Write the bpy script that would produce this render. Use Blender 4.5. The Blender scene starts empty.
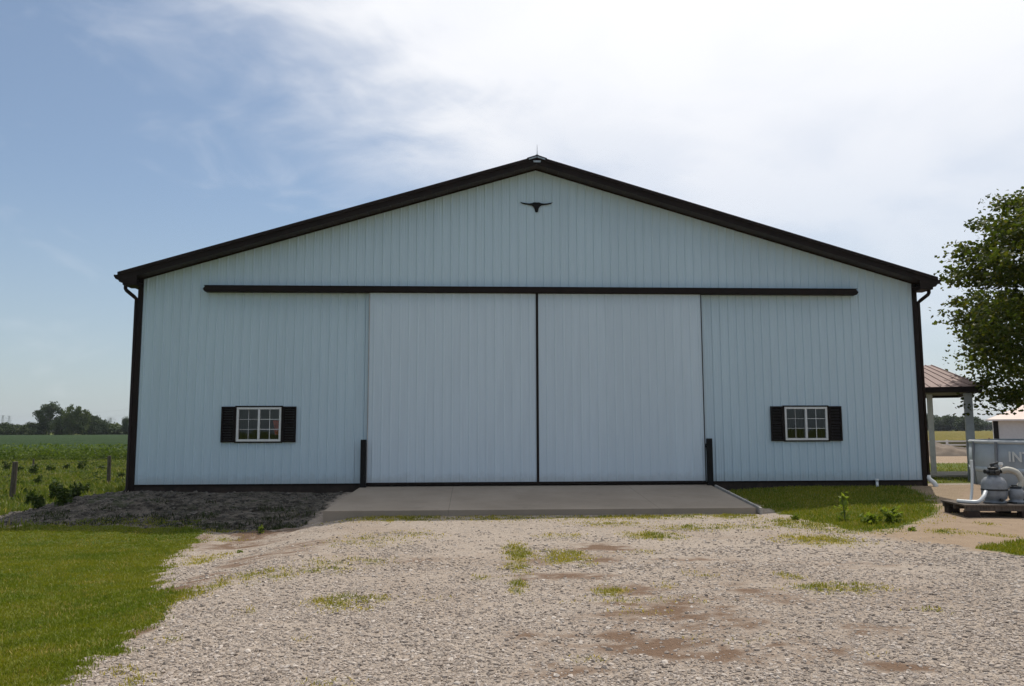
import bpy, bmesh, math, random
import numpy as np
from mathutils import Vector, Matrix
random.seed(7); rng = np.random.default_rng(11)
S = bpy.context.scene; C = S.collection; R = math.radians

# ------------------------------------------------------------------ camera
F_PX, PITCH, YAW, ROLL = 795.8, 0.1085, 0.0479, 0.0030
CAM = np.array([-1.68, -21.18, 1.385])
Fw = np.array([math.sin(YAW)*math.cos(PITCH), math.cos(YAW)*math.cos(PITCH), math.sin(PITCH)])
R0 = np.array([math.cos(YAW), -math.sin(YAW), 0.0]); U0 = np.cross(R0, Fw)
Rt = R0-ROLL*U0; Up = U0+ROLL*R0
cd = bpy.data.cameras.new('camera'); cam = bpy.data.objects.new('camera', cd); C.objects.link(cam)
cd.sensor_width = 36; cd.lens = F_PX/1024*36; cd.clip_start = .05; cd.clip_end = 9000
m = Matrix.Identity(4)
for i in range(3):
    m[i][0] = Rt[i]; m[i][1] = Up[i]; m[i][2] = -Fw[i]; m[i][3] = CAM[i]
cam.matrix_world = m; S.camera = cam

# ------------------------------------------------------------------ light
SUN_AZ, SUN_EL = 28.0, 61.5          # degrees right of the barn's depth axis, height
S.view_settings.view_transform = 'Standard'; S.view_settings.look = 'None'
S.view_settings.gamma = 1; S.view_settings.exposure = 0.0
sd = bpy.data.lights.new('sun', 'SUN'); sd.energy = 3.4; sd.angle = R(.53); sd.color = (1, .95, .87)
sun = bpy.data.objects.new('sun', sd); C.objects.link(sun)
sdir = Vector((math.sin(R(SUN_AZ))*math.cos(R(SUN_EL)), math.cos(R(SUN_AZ))*math.cos(R(SUN_EL)), math.sin(R(SUN_EL))))
sun.rotation_euler = sdir.to_track_quat('Z', 'Y').to_euler()
W = bpy.data.worlds.new('World'); S.world = W; W.use_nodes = True
nt = W.node_tree; nt.nodes.clear()
def nd(t, typ, **kw):
    n = t.nodes.new(typ)
    for k, v in kw.items():
        if k.startswith('i_'):
            k = k[2:]; k = int(k) if k.isdigit() else k.replace('_', ' ')
            n.inputs[k].default_value = v
        else: setattr(n, k, v)
    return n
def lk(t, a, b): t.links.new(a, b)
def math_n(t, op, a, b=None, c=None, clamp=False):
    n = t.nodes.new('ShaderNodeMath'); n.operation = op; n.use_clamp = clamp
    for i, x in enumerate((a, b, c)):
        if x is None: continue
        if isinstance(x, (int, float)): n.inputs[i].default_value = x
        else: t.links.new(x, n.inputs[i])
    return n.outputs[0]
def mixc(t, fac, a, b, mode='MIX'):
    n = t.nodes.new('ShaderNodeMix'); n.data_type = 'RGBA'; n.blend_type = mode
    for i, x in ((0, fac), (6, a), (7, b)):
        if isinstance(x, (int, float)): n.inputs[i].default_value = x
        elif isinstance(x, tuple): n.inputs[i].default_value = (*x, 1) if len(x) == 3 else x
        else: t.links.new(x, n.inputs[i])
    return n.outputs[2]
def smooth(t, x, a, b):
    n = t.nodes.new('ShaderNodeMapRange'); n.interpolation_type = 'SMOOTHSTEP'
    t.links.new(x, n.inputs[0]); n.inputs[1].default_value = a; n.inputs[2].default_value = b
    return n.outputs[0]
sky = nd(nt, 'ShaderNodeTexSky'); sky.sky_type = 'NISHITA'; sky.sun_disc = False
sky.sun_elevation = R(SUN_EL); sky.sun_rotation = R(SUN_AZ); sky.altitude = 200
sky.air_density = 1.0; sky.dust_density = 1.0; sky.ozone_density = 0.7
tc = nd(nt, 'ShaderNodeTexCoord')
def dirpx(u, v):
    d = Fw+Rt*((u-512)/F_PX)-Up*((v-343)/F_PX); return d/np.linalg.norm(d)
def dotn(vec):
    n = nd(nt, 'ShaderNodeVectorMath', operation='DOT_PRODUCT'); lk(nt, tc.outputs['Generated'], n.inputs[0])
    n.inputs[1].default_value = tuple(vec); return n.outputs['Value']
# the bank of thin cloud lies on one side of a great circle through the sky
e1, e2 = dirpx(275, 0), dirpx(480, 165); gn = np.cross(e1, e2); gn /= np.linalg.norm(gn)
if np.dot(gn, dirpx(900, 0)) < 0: gn = -gn
mp = nd(nt, 'ShaderNodeMapping'); lk(nt, tc.outputs['Generated'], mp.inputs[0])
mp.inputs['Rotation'].default_value = (0, R(25), R(10)); mp.inputs['Scale'].default_value = (1.6, 1.6, 3.6)
n1 = nd(nt, 'ShaderNodeTexNoise', i_Scale=1.6, i_Detail=9.0, i_Roughness=.58, i_Distortion=.45); lk(nt, mp.outputs[0], n1.inputs['Vector'])
n2 = nd(nt, 'ShaderNodeTexNoise', i_Scale=4.0, i_Detail=6.0, i_Roughness=.52, i_Distortion=.5); lk(nt, mp.outputs[0], n2.inputs['Vector'])
side = dotn(gn)
x = math_n(nt, 'MULTIPLY_ADD', n1.outputs['Fac'], .36, -.18)
x = math_n(nt, 'ADD', x, math_n(nt, 'MULTIPLY_ADD', n2.outputs['Fac'], .24, -.12))
bank = smooth(nt, math_n(nt, 'ADD', side, x), -.13, .11)
high = smooth(nt, dotn((0, 0, 1)), .02, .46)
bank = math_n(nt, 'MULTIPLY', bank, math_n(nt, 'MULTIPLY_ADD', high, .62, .38))
n3 = nd(nt, 'ShaderNodeTexNoise', i_Scale=2.6, i_Detail=6.0, i_Roughness=.5, i_Distortion=.3); lk(nt, mp.outputs[0], n3.inputs['Vector'])
bank = math_n(nt, 'MULTIPLY', bank, math_n(nt, 'SUBTRACT', 1.0, math_n(nt, 'MULTIPLY', smooth(nt, n3.outputs['Fac'], .44, .66), math_n(nt, 'MULTIPLY_ADD', high, -.40, .46))))
bank = math_n(nt, 'MULTIPLY', bank, smooth(nt, dotn(tuple(sdir)), .28, .66))
wisp = math_n(nt, 'MULTIPLY', smooth(nt, n2.outputs['Fac'], .52, .80), .22)
cloud = math_n(nt, 'MAXIMUM', math_n(nt, 'MULTIPLY', bank, .93), wisp)
glow = math_n(nt, 'POWER', math_n(nt, 'MAXIMUM', dotn(tuple(sdir)), 0.0), 5.0)
cb = math_n(nt, 'MULTIPLY_ADD', glow, 3.0, 9.5)            # thin cloud is brighter towards the sun
cc = nd(nt, 'ShaderNodeCombineColor'); lk(nt, cb, cc.inputs[0]); lk(nt, math_n(nt, 'MULTIPLY', cb, 1.005), cc.inputs[1]); lk(nt, math_n(nt, 'MULTIPLY', cb, 1.03), cc.inputs[2])
# pale haze low over the horizon
low = smooth(nt, dotn((0, 0, 1)), .30, -.02)
skyc = mixc(nt, math_n(nt, 'MULTIPLY_ADD', low, .48, .16), sky.outputs[0], (4.5, 5.05, 5.5))
skyc = mixc(nt, 1.0, skyc, (.985, 1.04, 1.075), 'MULTIPLY')
skyc = mixc(nt, cloud, skyc, cc.outputs[0])
bg = nd(nt, 'ShaderNodeBackground', i_Strength=.10); lk(nt, skyc, bg.inputs[0])
wo = nd(nt, 'ShaderNodeOutputWorld'); lk(nt, bg.outputs[0], wo.inputs[0])

# ------------------------------------------------------------------ helpers
def tag(o, label=None, cat=None, group=None, kind=None):
    if label: o['label'] = label
    if cat: o['category'] = cat
    if group: o['group'] = group
    if kind: o['kind'] = kind
    return o
def link(name, me, mat=None, parent=None):
    o = bpy.data.objects.new(name, me); C.objects.link(o)
    if mat and me is not None and not me.materials: me.materials.append(mat)
    if parent: o.parent = parent
    return o
def empty(name, loc=(0, 0, 0), rz=0):
    o = bpy.data.objects.new(name, None); C.objects.link(o); o.location = loc; o.rotation_euler.z = rz
    o.empty_display_size = .2; return o
def npmesh(name, V, F, smooth_=False):
    """F: (n,k) array, or list of such arrays"""
    Fs = F if isinstance(F, list) else [F]
    me = bpy.data.meshes.new(name); V = np.asarray(V, np.float32)
    me.vertices.add(len(V)); me.vertices.foreach_set('co', V.ravel())
    idx = np.concatenate([f.ravel() for f in Fs]).astype(np.int32)
    cnt = np.concatenate([np.full(len(f), f.shape[1]) for f in Fs])
    st = np.concatenate([[0], np.cumsum(cnt)[:-1]]).astype(np.int32)
    me.loops.add(len(idx)); me.loops.foreach_set('vertex_index', idx)
    me.polygons.add(len(cnt)); me.polygons.foreach_set('loop_start', st)
    me.polygons.foreach_set('use_smooth', np.full(len(cnt), smooth_))
    me.update(calc_edges=True); return me
class MB:
    def __init__(s): s.v = []; s.f = []
    def add(s, vs, fs):
        n = len(s.v); s.v += [tuple(v) for v in vs]; s.f += [tuple(i+n for i in f) for f in fs]; return s
    def box(s, x0, x1, y0, y1, z0, z1):
        v = [(x, y, z) for z in (z0, z1) for y in (y0, y1) for x in (x0, x1)]
        return s.add(v, [(0, 2, 3, 1), (4, 5, 7, 6), (0, 1, 5, 4), (2, 6, 7, 3), (0, 4, 6, 2), (1, 3, 7, 5)])
    def bar(s, a, b, w, h, up=(0, 0, 1)):
        a, b = Vector(a), Vector(b); d = (b-a).normalized(); u = Vector(up)
        x = d.cross(u)
        if x.length < 1e-4: x = d.cross(Vector((0, 1, 0)))
        x.normalize(); y = x.cross(d).normalized()
        v = [p+x*sx*w/2+y*sy*h/2 for p in (a, b) for sx, sy in ((-1, -1), (1, -1), (1, 1), (-1, 1))]
        return s.add(v, [(3, 2, 1, 0), (4, 5, 6, 7), (0, 1, 5, 4), (1, 2, 6, 5), (2, 3, 7, 6), (3, 0, 4, 7)])
    def tube(s, pts, r, n=8, cap=True):
        pts = [Vector(p) for p in pts]; rs = r if isinstance(r, (list, tuple)) else [r]*len(pts)
        ref = None; rings = []
        for i, p in enumerate(pts):
            d = (pts[min(i+1, len(pts)-1)]-pts[max(i-1, 0)]).normalized()
            if ref is None: ref = d.orthogonal().normalized()
            ref = (ref-d*ref.dot(d)).normalized(); b = d.cross(ref)
            rings.append([p+(ref*math.cos(2*math.pi*k/n)+b*math.sin(2*math.pi*k/n))*rs[i] for k in range(n)])
        vs = [v for q in rings for v in q]; fs = []
        for i in range(len(pts)-1):
            for k in range(n):
                k2 = (k+1) % n; fs.append((i*n+k, i*n+k2, (i+1)*n+k2, (i+1)*n+k))
        if cap: fs += [tuple(range(n-1, -1, -1)), tuple((len(pts)-1)*n+k for k in range(n))]
        return s.add(vs, fs)
    def lathe(s, prof, c=(0, 0, 0), n=28):
        vs = [(c[0]+r*math.cos(2*math.pi*k/n), c[1]+r*math.sin(2*math.pi*k/n), c[2]+z) for r, z in prof for k in range(n)]
        fs = [(i*n+k, i*n+(k+1) % n, (i+1)*n+(k+1) % n, (i+1)*n+k) for i in range(len(prof)-1) for k in range(n)]
        if prof[0][0] > 1e-3: fs.append(tuple(range(n-1, -1, -1)))
        if prof[-1][0] > 1e-3: fs.append(tuple((len(prof)-1)*n+k for k in range(n)))
        return s.add(vs, fs)
    def prism(s, poly, y0, y1):       # polygon in XZ, extruded along Y
        n = len(poly); vs = [(x, y0, z) for x, z in poly]+[(x, y1, z) for x, z in poly]
        return s.add(vs, [tuple(range(n)), tuple(range(2*n-1, n-1, -1))]+[(i, i+n, (i+1) % n+n, (i+1) % n) for i in range(n)])
    def build(s, name, mat, parent=None, sm=False, bevel=0):
        me = bpy.data.meshes.new(name); me.from_pydata(s.v, [], s.f)
        bm = bmesh.new(); bm.from_mesh(me)
        bmesh.ops.recalc_face_normals(bm, faces=bm.faces)
        if bevel: bmesh.ops.bevel(bm, geom=[e for e in bm.edges if len(e.link_faces) == 2 and e.calc_face_angle(0) > .6], offset=bevel, segments=2, affect='EDGES')
        bm.to_mesh(me); bm.free()
        if sm: me.polygons.foreach_set('use_smooth', [True]*len(me.polygons))
        me.update(); return link(name, me, mat, parent)

# ------------------------------------------------------------------ materials
def newmat(name):
    mt = bpy.data.materials.new(name); mt.use_nodes = True; t = mt.node_tree; t.nodes.clear()
    o = nd(t, 'ShaderNodeOutputMaterial'); p = nd(t, 'ShaderNodeBsdfPrincipled'); lk(t, p.outputs[0], o.inputs[0])
    return mt, t, p, o
def noise(t, scale, detail=6, rough=.55, vec=None, dist=0):
    n = nd(t, 'ShaderNodeTexNoise', i_Scale=float(scale), i_Detail=float(detail), i_Roughness=rough, i_Distortion=float(dist))
    if vec is None:
        g = nd(t, 'ShaderNodeTexCoord'); vec = g.outputs['Object']
    lk(t, vec, n.inputs['Vector']); return n.outputs['Fac']
def simple(name, col, rough=.6, metal=0, var=.25, scale=6, bump=0, bscale=60, spec=.5, stretch=None):
    mt, t, p, o = newmat(name)
    g = nd(t, 'ShaderNodeTexCoord'); vec = g.outputs['Object']
    if stretch:
        mpn = nd(t, 'ShaderNodeMapping'); lk(t, vec, mpn.inputs[0]); mpn.inputs['Scale'].default_value = stretch; vec = mpn.outputs[0]
    f = noise(t, scale, 7, .6, vec)
    f = smooth(t, f, .25, .75)
    c = mixc(t, f, tuple(x*(1-var) for x in col), tuple(min(1, x*(1+var)) for x in col)); lk(t, c, p.inputs['Base Color'])
    p.inputs['Roughness'].default_value = rough; p.inputs['Metallic'].default_value = metal
    p.inputs['Specular IOR Level'].default_value = spec
    if bump:
        b = nd(t, 'ShaderNodeBump', i_Strength=bump, i_Distance=.01); lk(t, noise(t, bscale, 5, .6, vec), b.inputs['Height']); lk(t, b.outputs[0], p.inputs['Normal'])
    return mt
def siding_mat(name, col):
    mt, t, p, o = newmat(name); g = nd(t, 'ShaderNodeTexCoord')
    a = nd(t, 'ShaderNodeMapping'); lk(t, g.outputs['Object'], a.inputs[0]); a.inputs['Scale'].default_value = (5, 1, .35)
    f = smooth(t, noise(t, 1.5, 8, .65, a.outputs[0]), .3, .75)
    c = mixc(t, f, col, tuple(x*.93 for x in col))
    sx_ = nd(t, 'ShaderNodeSeparateXYZ'); lk(t, g.outputs['Object'], sx_.inputs[0])
    wn = nd(t, 'ShaderNodeTexWhiteNoise', noise_dimensions='1D'); lk(t, math_n(t, 'FLOOR', math_n(t, 'DIVIDE', sx_.outputs[0], .9144)), wn.inputs['W'])
    c = mixc(t, math_n(t, 'MULTIPLY', wn.outputs['Value'], .35), c, tuple(x*.86 for x in col))        # sheets from different batches
    sp = nd(t, 'ShaderNodeSeparateXYZ'); lk(t, g.outputs['Object'], sp.inputs[0])
    # mud splash along the foot of the sheets
    z = math_n(t, 'ADD', sp.outputs[2], math_n(t, 'MULTIPLY_ADD', noise(t, 5, 6, .7), -.45, .12))
    c = mixc(t, math_n(t, 'MULTIPLY', smooth(t, z, .22, -.08), .28), c, (.22, .19, .15))
    lk(t, c, p.inputs['Base Color']); p.inputs['Roughness'].default_value = .38
    p.inputs['Specular IOR Level'].default_value = .45
    b = nd(t, 'ShaderNodeBump', i_Strength=.12, i_Distance=.02); lk(t, noise(t, 2.2, 3, .5), b.inputs['Height']); lk(t, b.outputs[0], p.inputs['Normal'])
    return mt
def leaf_mat(name, c1, c2, scale=1.2, trans=.35, c3=None, rough=.5):
    mt, t, p, o = newmat(name)
    f = smooth(t, noise(t, scale, 4, .7), .3, .7)
    c = mixc(t, f, c1, c2)
    if c3 is not None: c = mixc(t, smooth(t, noise(t, scale*9, 2, .5), .5, .75), c, c3)
    lk(t, c, p.inputs['Base Color']); p.inputs['Roughness'].default_value = rough; p.inputs['Specular IOR Level'].default_value = .12
    tr = nd(t, 'ShaderNodeBsdfTranslucent'); c2_ = mixc(t, 1.0, c, (1.25, 1.3, .6), 'MULTIPLY'); lk(t, c2_, tr.inputs[0])
    ms = nd(t, 'ShaderNodeMixShader', i_Fac=trans); lk(t, p.outputs[0], ms.inputs[1]); lk(t, tr.outputs[0], ms.inputs[2]); lk(t, ms.outputs[0], o.inputs[0])
    return mt
M = {}
M['siding'] = siding_mat('wall_steel', (.585, .70, .775))
M['door'] = siding_mat('door_steel', (.63, .715, .785))
M['brown'] = simple('dark_brown_steel', (.018, .011, .009), .6, var=.2, scale=3, spec=.18)
M['soffit'] = simple('brown_soffit', (.032, .020, .016), .55, var=.15, scale=3)
M['roof'] = simple('brown_roof_steel', (.035, .022, .017), .4, var=.2, scale=1)
M['black'] = simple('black_paint', (.006, .005, .005), .6, var=.3, spec=.25)
M['shutter'] = simple('shutter_vinyl', (.009, .005, .0045), .65, var=.2, spec=.25)
M['vinyl'] = simple('white_vinyl', (.72, .70, .68), .4, var=.05)
M['pvc'] = simple('white_pvc', (.74, .74, .72), .35, var=.05)
M['galv'] = simple('galvanised', (.42, .43, .42), .35, .6, var=.2, scale=12)
M['wood'] = simple('weathered_wood', (.10, .078, .06), .85, var=.45, scale=6, bump=.6, bscale=25, stretch=(6, 6, .7))
M['board'] = simple('treated_board', (.038, .024, .017), .85, var=.4, scale=4, bump=.5, bscale=30)
M['palewood'] = simple('painted_post', (.78, .70, .60), .6, var=.12, scale=4)
M['greypost'] = simple('grey_post', (.48, .46, .45), .6, var=.12, scale=4)
M['bark'] = simple('bark', (.075, .055, .040), .9, var=.45, scale=7, bump=.9, bscale=22, stretch=(5, 5, 1))
M['orange'] = simple('orange_cloth', (.75, .12, .05), .8, var=.2)
def conc():
    mt, t, p, o = newmat('concrete')
    a = smooth(t, noise(t, .55, 8, .65), .3, .72); b = noise(t, 38, 4, .6)
    c = mixc(t, a, (.265, .215, .165), (.345, .285, .225)); c = mixc(t, math_n(t, 'MULTIPLY', smooth(t, b, .45, .8), .35), c, (.13, .11, .095))
    st = smooth(t, noise(t, 1.7, 7, .7, dist=1.5), .58, .74); c = mixc(t, math_n(t, 'MULTIPLY', st, .45), c, (.12, .10, .08))
    gq = nd(t, 'ShaderNodeTexCoord'); sq = nd(t, 'ShaderNodeSeparateXYZ'); lk(t, gq.outputs['Object'], sq.inputs[0])
    xx = math_n(t, 'ADD', sq.outputs[0], math_n(t, 'MULTIPLY', noise(t, 3, 3, .5), .03))
    for j, w_ in ((-2.2, .010), (2.35, .010)):      # narrow tooled joints, full of dirt
        c = mixc(t, math_n(t, 'MULTIPLY', smooth(t, math_n(t, 'ABSOLUTE', math_n(t, 'SUBTRACT', xx, j)), w_, w_*.3), .55), c, (.08, .065, .05))
    ed = smooth(t, math_n(t, 'ADD', sq.outputs[1], math_n(t, 'MULTIPLY', noise(t, 2.5, 6, .7), .9)), -3.1, -3.5)
    c = mixc(t, math_n(t, 'MULTIPLY', ed, .5), c, (.36, .29, .22))                                   # dust and fines tracked on from the drive
    lk(t, c, p.inputs['Base Color']); p.inputs['Roughness'].default_value = .88
    bn = nd(t, 'ShaderNodeBump', i_Strength=.25, i_Distance=.006); lk(t, b, bn.inputs['Height']); lk(t, bn.outputs[0], p.inputs['Normal'])
    return mt
M['concrete'] = conc()
def glass():
    mt, t, p, o = newmat('window_glass')
    gl = nd(t, 'ShaderNodeBsdfGlossy', i_Roughness=.015); gl.inputs[0].default_value = (.9, .95, 1, 1)
    tr = nd(t, 'ShaderNodeBsdfTransparent'); tr.inputs[0].default_value = (.80, .86, .84, 1)
    fr = nd(t, 'ShaderNodeFresnel', i_IOR=1.6); ms = nd(t, 'ShaderNodeMixShader')
    bn = nd(t, 'ShaderNodeBump', i_Strength=.05, i_Distance=.02); lk(t, noise(t, 3, 2, .5), bn.inputs['Height']); lk(t, bn.outputs[0], gl.inputs['Normal'])
    lk(t, fr.outputs[0], ms.inputs[0]); lk(t, tr.outputs[0], ms.inputs[1]); lk(t, gl.outputs[0], ms.inputs[2]); lk(t, ms.outputs[0], o.inputs[0])
    return mt
M['glass'] = glass()

# ------------------------------------------------------------------ terrain
def sst(a, b, x):
    t = np.clip((x-a)/(b-a), 0, 1); return t*t*(3-2*t)
_ph = rng.uniform(0, 6.28, (40, 2)); _dr = rng.uniform(0, 6.28, 40)
def bumps(x, y, wl, n=10, off=0):
    r = 0
    for i in range(n):
        k = 2*math.pi/(wl*(.55+.09*i)); a = _dr[(i+off) % 40]
        r = r+np.sin(k*(x*math.cos(a)+y*math.sin(a))+_ph[(i+off) % 40, 0])*np.cos(k*.7*(y*math.cos(a)-x*math.sin(a))+_ph[(i+off) % 40, 1])
    return r/n
def g(x, y):
    x = np.asarray(x, float); y = np.asarray(y, float)
    yc = np.interp(y, [-60, -21, -12, -9, -5.0, -3.8, -2, 0], [-.3, -.215, -.32, -.37, -.43, -.44, -.38, -.25])
    yl = np.interp(y, [-60, -21, -12, -6.8, -5.0, -3.4, -1.2, 0], [-.3, -.26, -.50, -.72, -.76, -.70, -.33, -.20])
    yr = np.interp(y, [-60, -21, -8, -4, 0], [-.3, -.24, -.36, -.33, -.15])
    wl = sst(-3.8, -6.2, x); wr = sst(4.4, 7, x)
    z = yc*(1-wl-wr)+yl*wl+yr*wr
    lowl = -.76+.0*x
    t = sst(-10.6, -14.2, x)*sst(-14, -5.5, y); z = z*(1-t)+lowl*t
    t = sst(-.5, 1, y)*sst(-10.9, -12.5, x); z = z*(1-t)+lowl*t
    t = sst(18, 45, y)*sst(8, 12, x); z = z*(1-t)-.72*t
    t = sst(45, 90, np.hypot(x, y)); z = z*(1-t)-.8*t
    near = sst(60, 30, np.hypot(x, y+8))
    z = z+near*(.022*bumps(x, y, 2.2)+.012*bumps(x, y, .8, off=9))
    md = sst(-12.6, -10, x)*sst(-3.9, -5.0, x)*sst(-6.6, -5.2, y)*sst(.4, -.4, y)          # spoil heap by the left corner
    z = z+md*((.12*bumps(x*.5, y, 1.3, off=17)+.045*bumps(x, y, .42, off=5)+.03*bumps(x, y, .2, off=25)))
    z = z+.10*np.exp(-((x+10.6)/1.6)**2-((y+1.0)/1.0)**2)
    inb = (np.abs(x) < 10.2)*(y > .5)*(y < 30); z = np.where(inb, np.minimum(z, -.3), z)
    return z
_TS = 2.0*1.0015**np.arange(5200)
def at(u, v, zoff=0.0):
    d = Fw+Rt*((u-512)/F_PX)-Up*((v-343)/F_PX)
    P_ = CAM+_TS[:, None]*d; k = P_[:, 2] <= g(P_[:, 0], P_[:, 1])+zoff
    return P_[int(np.argmax(k)) if k.any() else -1]
def atd(u, v, Y):                     # point on the vertical plane y = Y
    d = Fw+Rt*((u-512)/F_PX)-Up*((v-343)/F_PX); return CAM+d*((Y-CAM[1])/d[1])
def poly_px(pts): return np.array([at(u, v)[:2] for u, v in pts])
def inside(x, y, P):
    r = np.zeros(x.shape, bool); j = len(P)-1
    for i in range(len(P)):
        xi, yi = P[i]; xj, yj = P[j]
        c = ((yi > y) != (yj > y)) & (x < (xj-xi)*(y-yi)/((yj-yi) or 1e-9)+xi); r ^= c; j = i
    return r
def pdist(x, y, P):                   # signed distance to polygon, + inside
    d = np.full(x.shape, 1e9)
    for i in range(len(P)):
        a, b = P[i-1], P[i]; ab = b-a; t = np.clip(((x-a[0])*ab[0]+(y-a[1])*ab[1])/(ab@ab+1e-9), 0, 1)
        d = np.minimum(d, np.hypot(x-a[0]-t*ab[0], y-a[1]-t*ab[1]))
    return np.where(inside(x, y, P), d, -d)
lawn = poly_px([(62, 684), (80, 668), (118, 652), (135, 634), (160, 622), (172, 602), (166, 592), (160, 584), (158, 578), (165, 570), (168, 560), (192, 546), (206, 534), (200, 520), (120, 518)])
lawn = np.vstack([[-3.85, -18.6], lawn, [[-14, -3.5], [-40, -3.3], [-40, -40], [-3.9, -40]]])
heap = poly_px([(0, 526), (120, 526), (190, 527), (250, 532), (300, 527), (322, 512), (358, 490)])
heap = np.vstack([heap, [[-4.6, .2], [-10.9, .2], [-11.9, .6], [-12.9, -.8], [-14.5, -2.0], [-17, -3.0], [-17, -4.3]]])
rl = poly_px([(722, 490), (765, 508), (812, 522), (862, 532), (905, 528), (935, 517), (968, 500)])
rlawn = np.vstack([rl, [[12.5, 1.0], [30, 1.5], [30, 3.2], [10, 3.2], [4.6, .3]]])
rdirt = poly_px([(935, 516), (905, 528), (870, 536), (905, 541), (960, 548), (1024, 556), (1100, 560)])
rdirt = np.vstack([rdirt, [[16, -6], [16, 1.5], [10.2, 1.2], [9.2, -2.2]]])
rg2 = poly_px([(975, 548), (1000, 543), (1023, 541), (1060, 545), (1060, 562), (1015, 555)])
def ell(x, y, lst):
    r = np.zeros(x.shape)
    for u, v, ru, rv, s in lst:
        c = at(u, v); e = at(u+ru, v); n_ = at(u, v-rv) if v-rv > 470 else at(u, v+rv)
        rx = abs(e[0]-c[0]); ry = abs(n_[1]-c[1]); q = ((x-c[0])/rx)**2+((y-c[1])/ry)**2
        r = np.maximum(r, s*np.exp(-q*.8))
    return r
GREEN = [(518, 553, 14, 9, 1), (518, 568, 14, 5, .9), (566, 557, 24, 6, 1), (652, 536, 26, 4, 1), (610, 592, 18, 6, .8), (517, 586, 10, 8, .8),
 (664, 586, 12, 4, .6), (640, 612, 30, 4, .45), (345, 602, 34, 7, .9), (390, 516, 60, 4, .6), (820, 540, 40, 5, .8), (800, 524, 40, 6, .7), (840, 588, 45, 5, .8), (790, 577, 12, 4, .7),
 (350, 562, 50, 5, .45), (260, 575, 45, 6, .55), (320, 570, 40, 5, .5), (410, 535, 40, 5, .35), (730, 527, 60, 4, .45), (140, 680, 14, 8, .7), (480, 578, 25, 3, .4), (330, 684, 40, 5, .5), (560, 518, 200, 3, .4),
 (635, 600, 90, 4, .35), (890, 512, 40, 8, .6), (640, 517, 90, 2.5, .75), (400, 518, 50, 3, .8), (500, 518, 60, 2.5, .6), (730, 516, 30, 3, .8), (690, 528, 40, 3, .6), (610, 524, 40, 3, .5), (855, 530, 60, 5, .6), (370, 540, 50, 8, .35), (560, 536, 30, 3, .4), (640, 552, 25, 3, .35), (700, 575, 30, 4, .3), (430, 600, 30, 4, .3), (245, 612, 12, 5, .4), (760, 640, 60, 6, .25), (845, 515, 20, 5, .8), (950, 532, 22, 3, .7), (905, 521, 20, 4, .7), (1000, 536, 16, 3, .6), (985, 524, 12, 2, .5), (180, 596, 22, 6, 1), (203, 590, 14, 4, .9), (205, 560, 16, 6, .55), (225, 532, 25, 3, .8), (150, 612, 16, 8, .8), (170, 640, 14, 6, .5), (120, 672, 16, 6, .6), (225, 540, 25, 4, .5), (700, 640, 30, 5, .35), (925, 610, 25, 4, .3), (580, 660, 40, 5, .3), (300, 640, 16, 4, .35), (880, 655, 20, 5, .35)]
BROWN = [(600, 548, 30, 4, .9), (560, 577, 60, 4, .7), (640, 648, 60, 10, .75), (700, 622, 80, 12, .6), (560, 638, 50, 8, .6), (625, 590, 50, 8, .55), (680, 655, 60, 8, .6), (700, 600, 60, 7, .45), (760, 660, 50, 10, .55),
 (260, 558, 40, 4, .6), (300, 545, 40, 3, .5), (690, 560, 50, 4, .4), (255, 532, 40, 5, .8), (860, 565, 60, 4, .35), (740, 590, 60, 6, .4), (830, 650, 50, 8, .4), (975, 678, 30, 6, .5), (670, 612, 90, 16, .6), (730, 650, 90, 16, .6), (600, 640, 70, 10, .75), (760, 600, 70, 8, .4), (560, 670, 60, 8, .5), (430, 560, 60, 4, .35), (860, 630, 60, 8, .45), (905, 668, 50, 8, .5), (560, 560, 90, 6, .4), (240, 546, 30, 4, .6), (205, 578, 14, 5, .7), (195, 586, 30, 8, .6), (140, 632, 12, 8, .6), (600, 560, 30, 3, .6)]
def gr(a, b, s): return list(np.arange(a, b, s))
def geo(a, s, lim, k=1.16):
    r = []
    while a < lim: s *= k; a += s; r.append(a)
    return r
xs = gr(-13.5, 12.5, .07); xs = [-13.5-(q+13.5)*-1 if 0 else q for q in xs]
xs = sorted([-13.5-(q-12.5) for q in geo(12.5, .07, 6000)]+xs+geo(12.5, .07, 6000))
ys = gr(-18.0, .6, .06); ys = sorted([-18-(q) for q in geo(0, .07, 3000)]+ys+geo(.6, .08, 7500))
X, Y = np.meshgrid(np.array(xs), np.array(ys)); nx, ny = len(xs), len(ys)
wob = .16*bumps(X, Y, .9, off=3)+.10*bumps(X, Y, .35, off=13)+.05*bumps(X, Y, .15, off=21)
mL = sst(-.16, .22, pdist(X, Y, lawn)+wob*2.6+.12*bumps(X, Y, .5, off=27))
mR = sst(-.15, .20, pdist(X, Y, rlawn)+2.0*wob)
mR2 = sst(-.1, .1, pdist(X, Y, rg2)+wob)
mH = sst(-.1, .12, pdist(X, Y, heap)+wob*1.5)
mD = sst(-.3, .3, pdist(X, Y, rdirt)+wob*2.5)
out = np.maximum(sst(-13.2, -14.2, X), sst(.4, 1.4, Y)); out = np.maximum(out, sst(15.5, 17, X)); out = out*(1-mH)
sand = sst(12.5, 14, Y+.6*wob)*sst(62, 55, Y+6*wob)*sst(9, 11, X)
grass = np.maximum.reduce([mL, mR*(1-.6*mD), mR2, out*(1-sand)])*(1-mH)
ye = ell(X, Y, GREEN)*(.9+1.6*bumps(X, Y, .6, off=19)+1.2*bumps(X, Y, .25, off=6)); br = np.clip(ell(X, Y, BROWN)*(1.05+1.9*bumps(X*.6, Y, .8, off=15)+1.6*bumps(X*.6, Y, .33, off=2)+1.0*bumps(X, Y, .18, off=22)), 0, 1)
core = (X > -14)*(X < 16)*(Y < .3)
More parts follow.
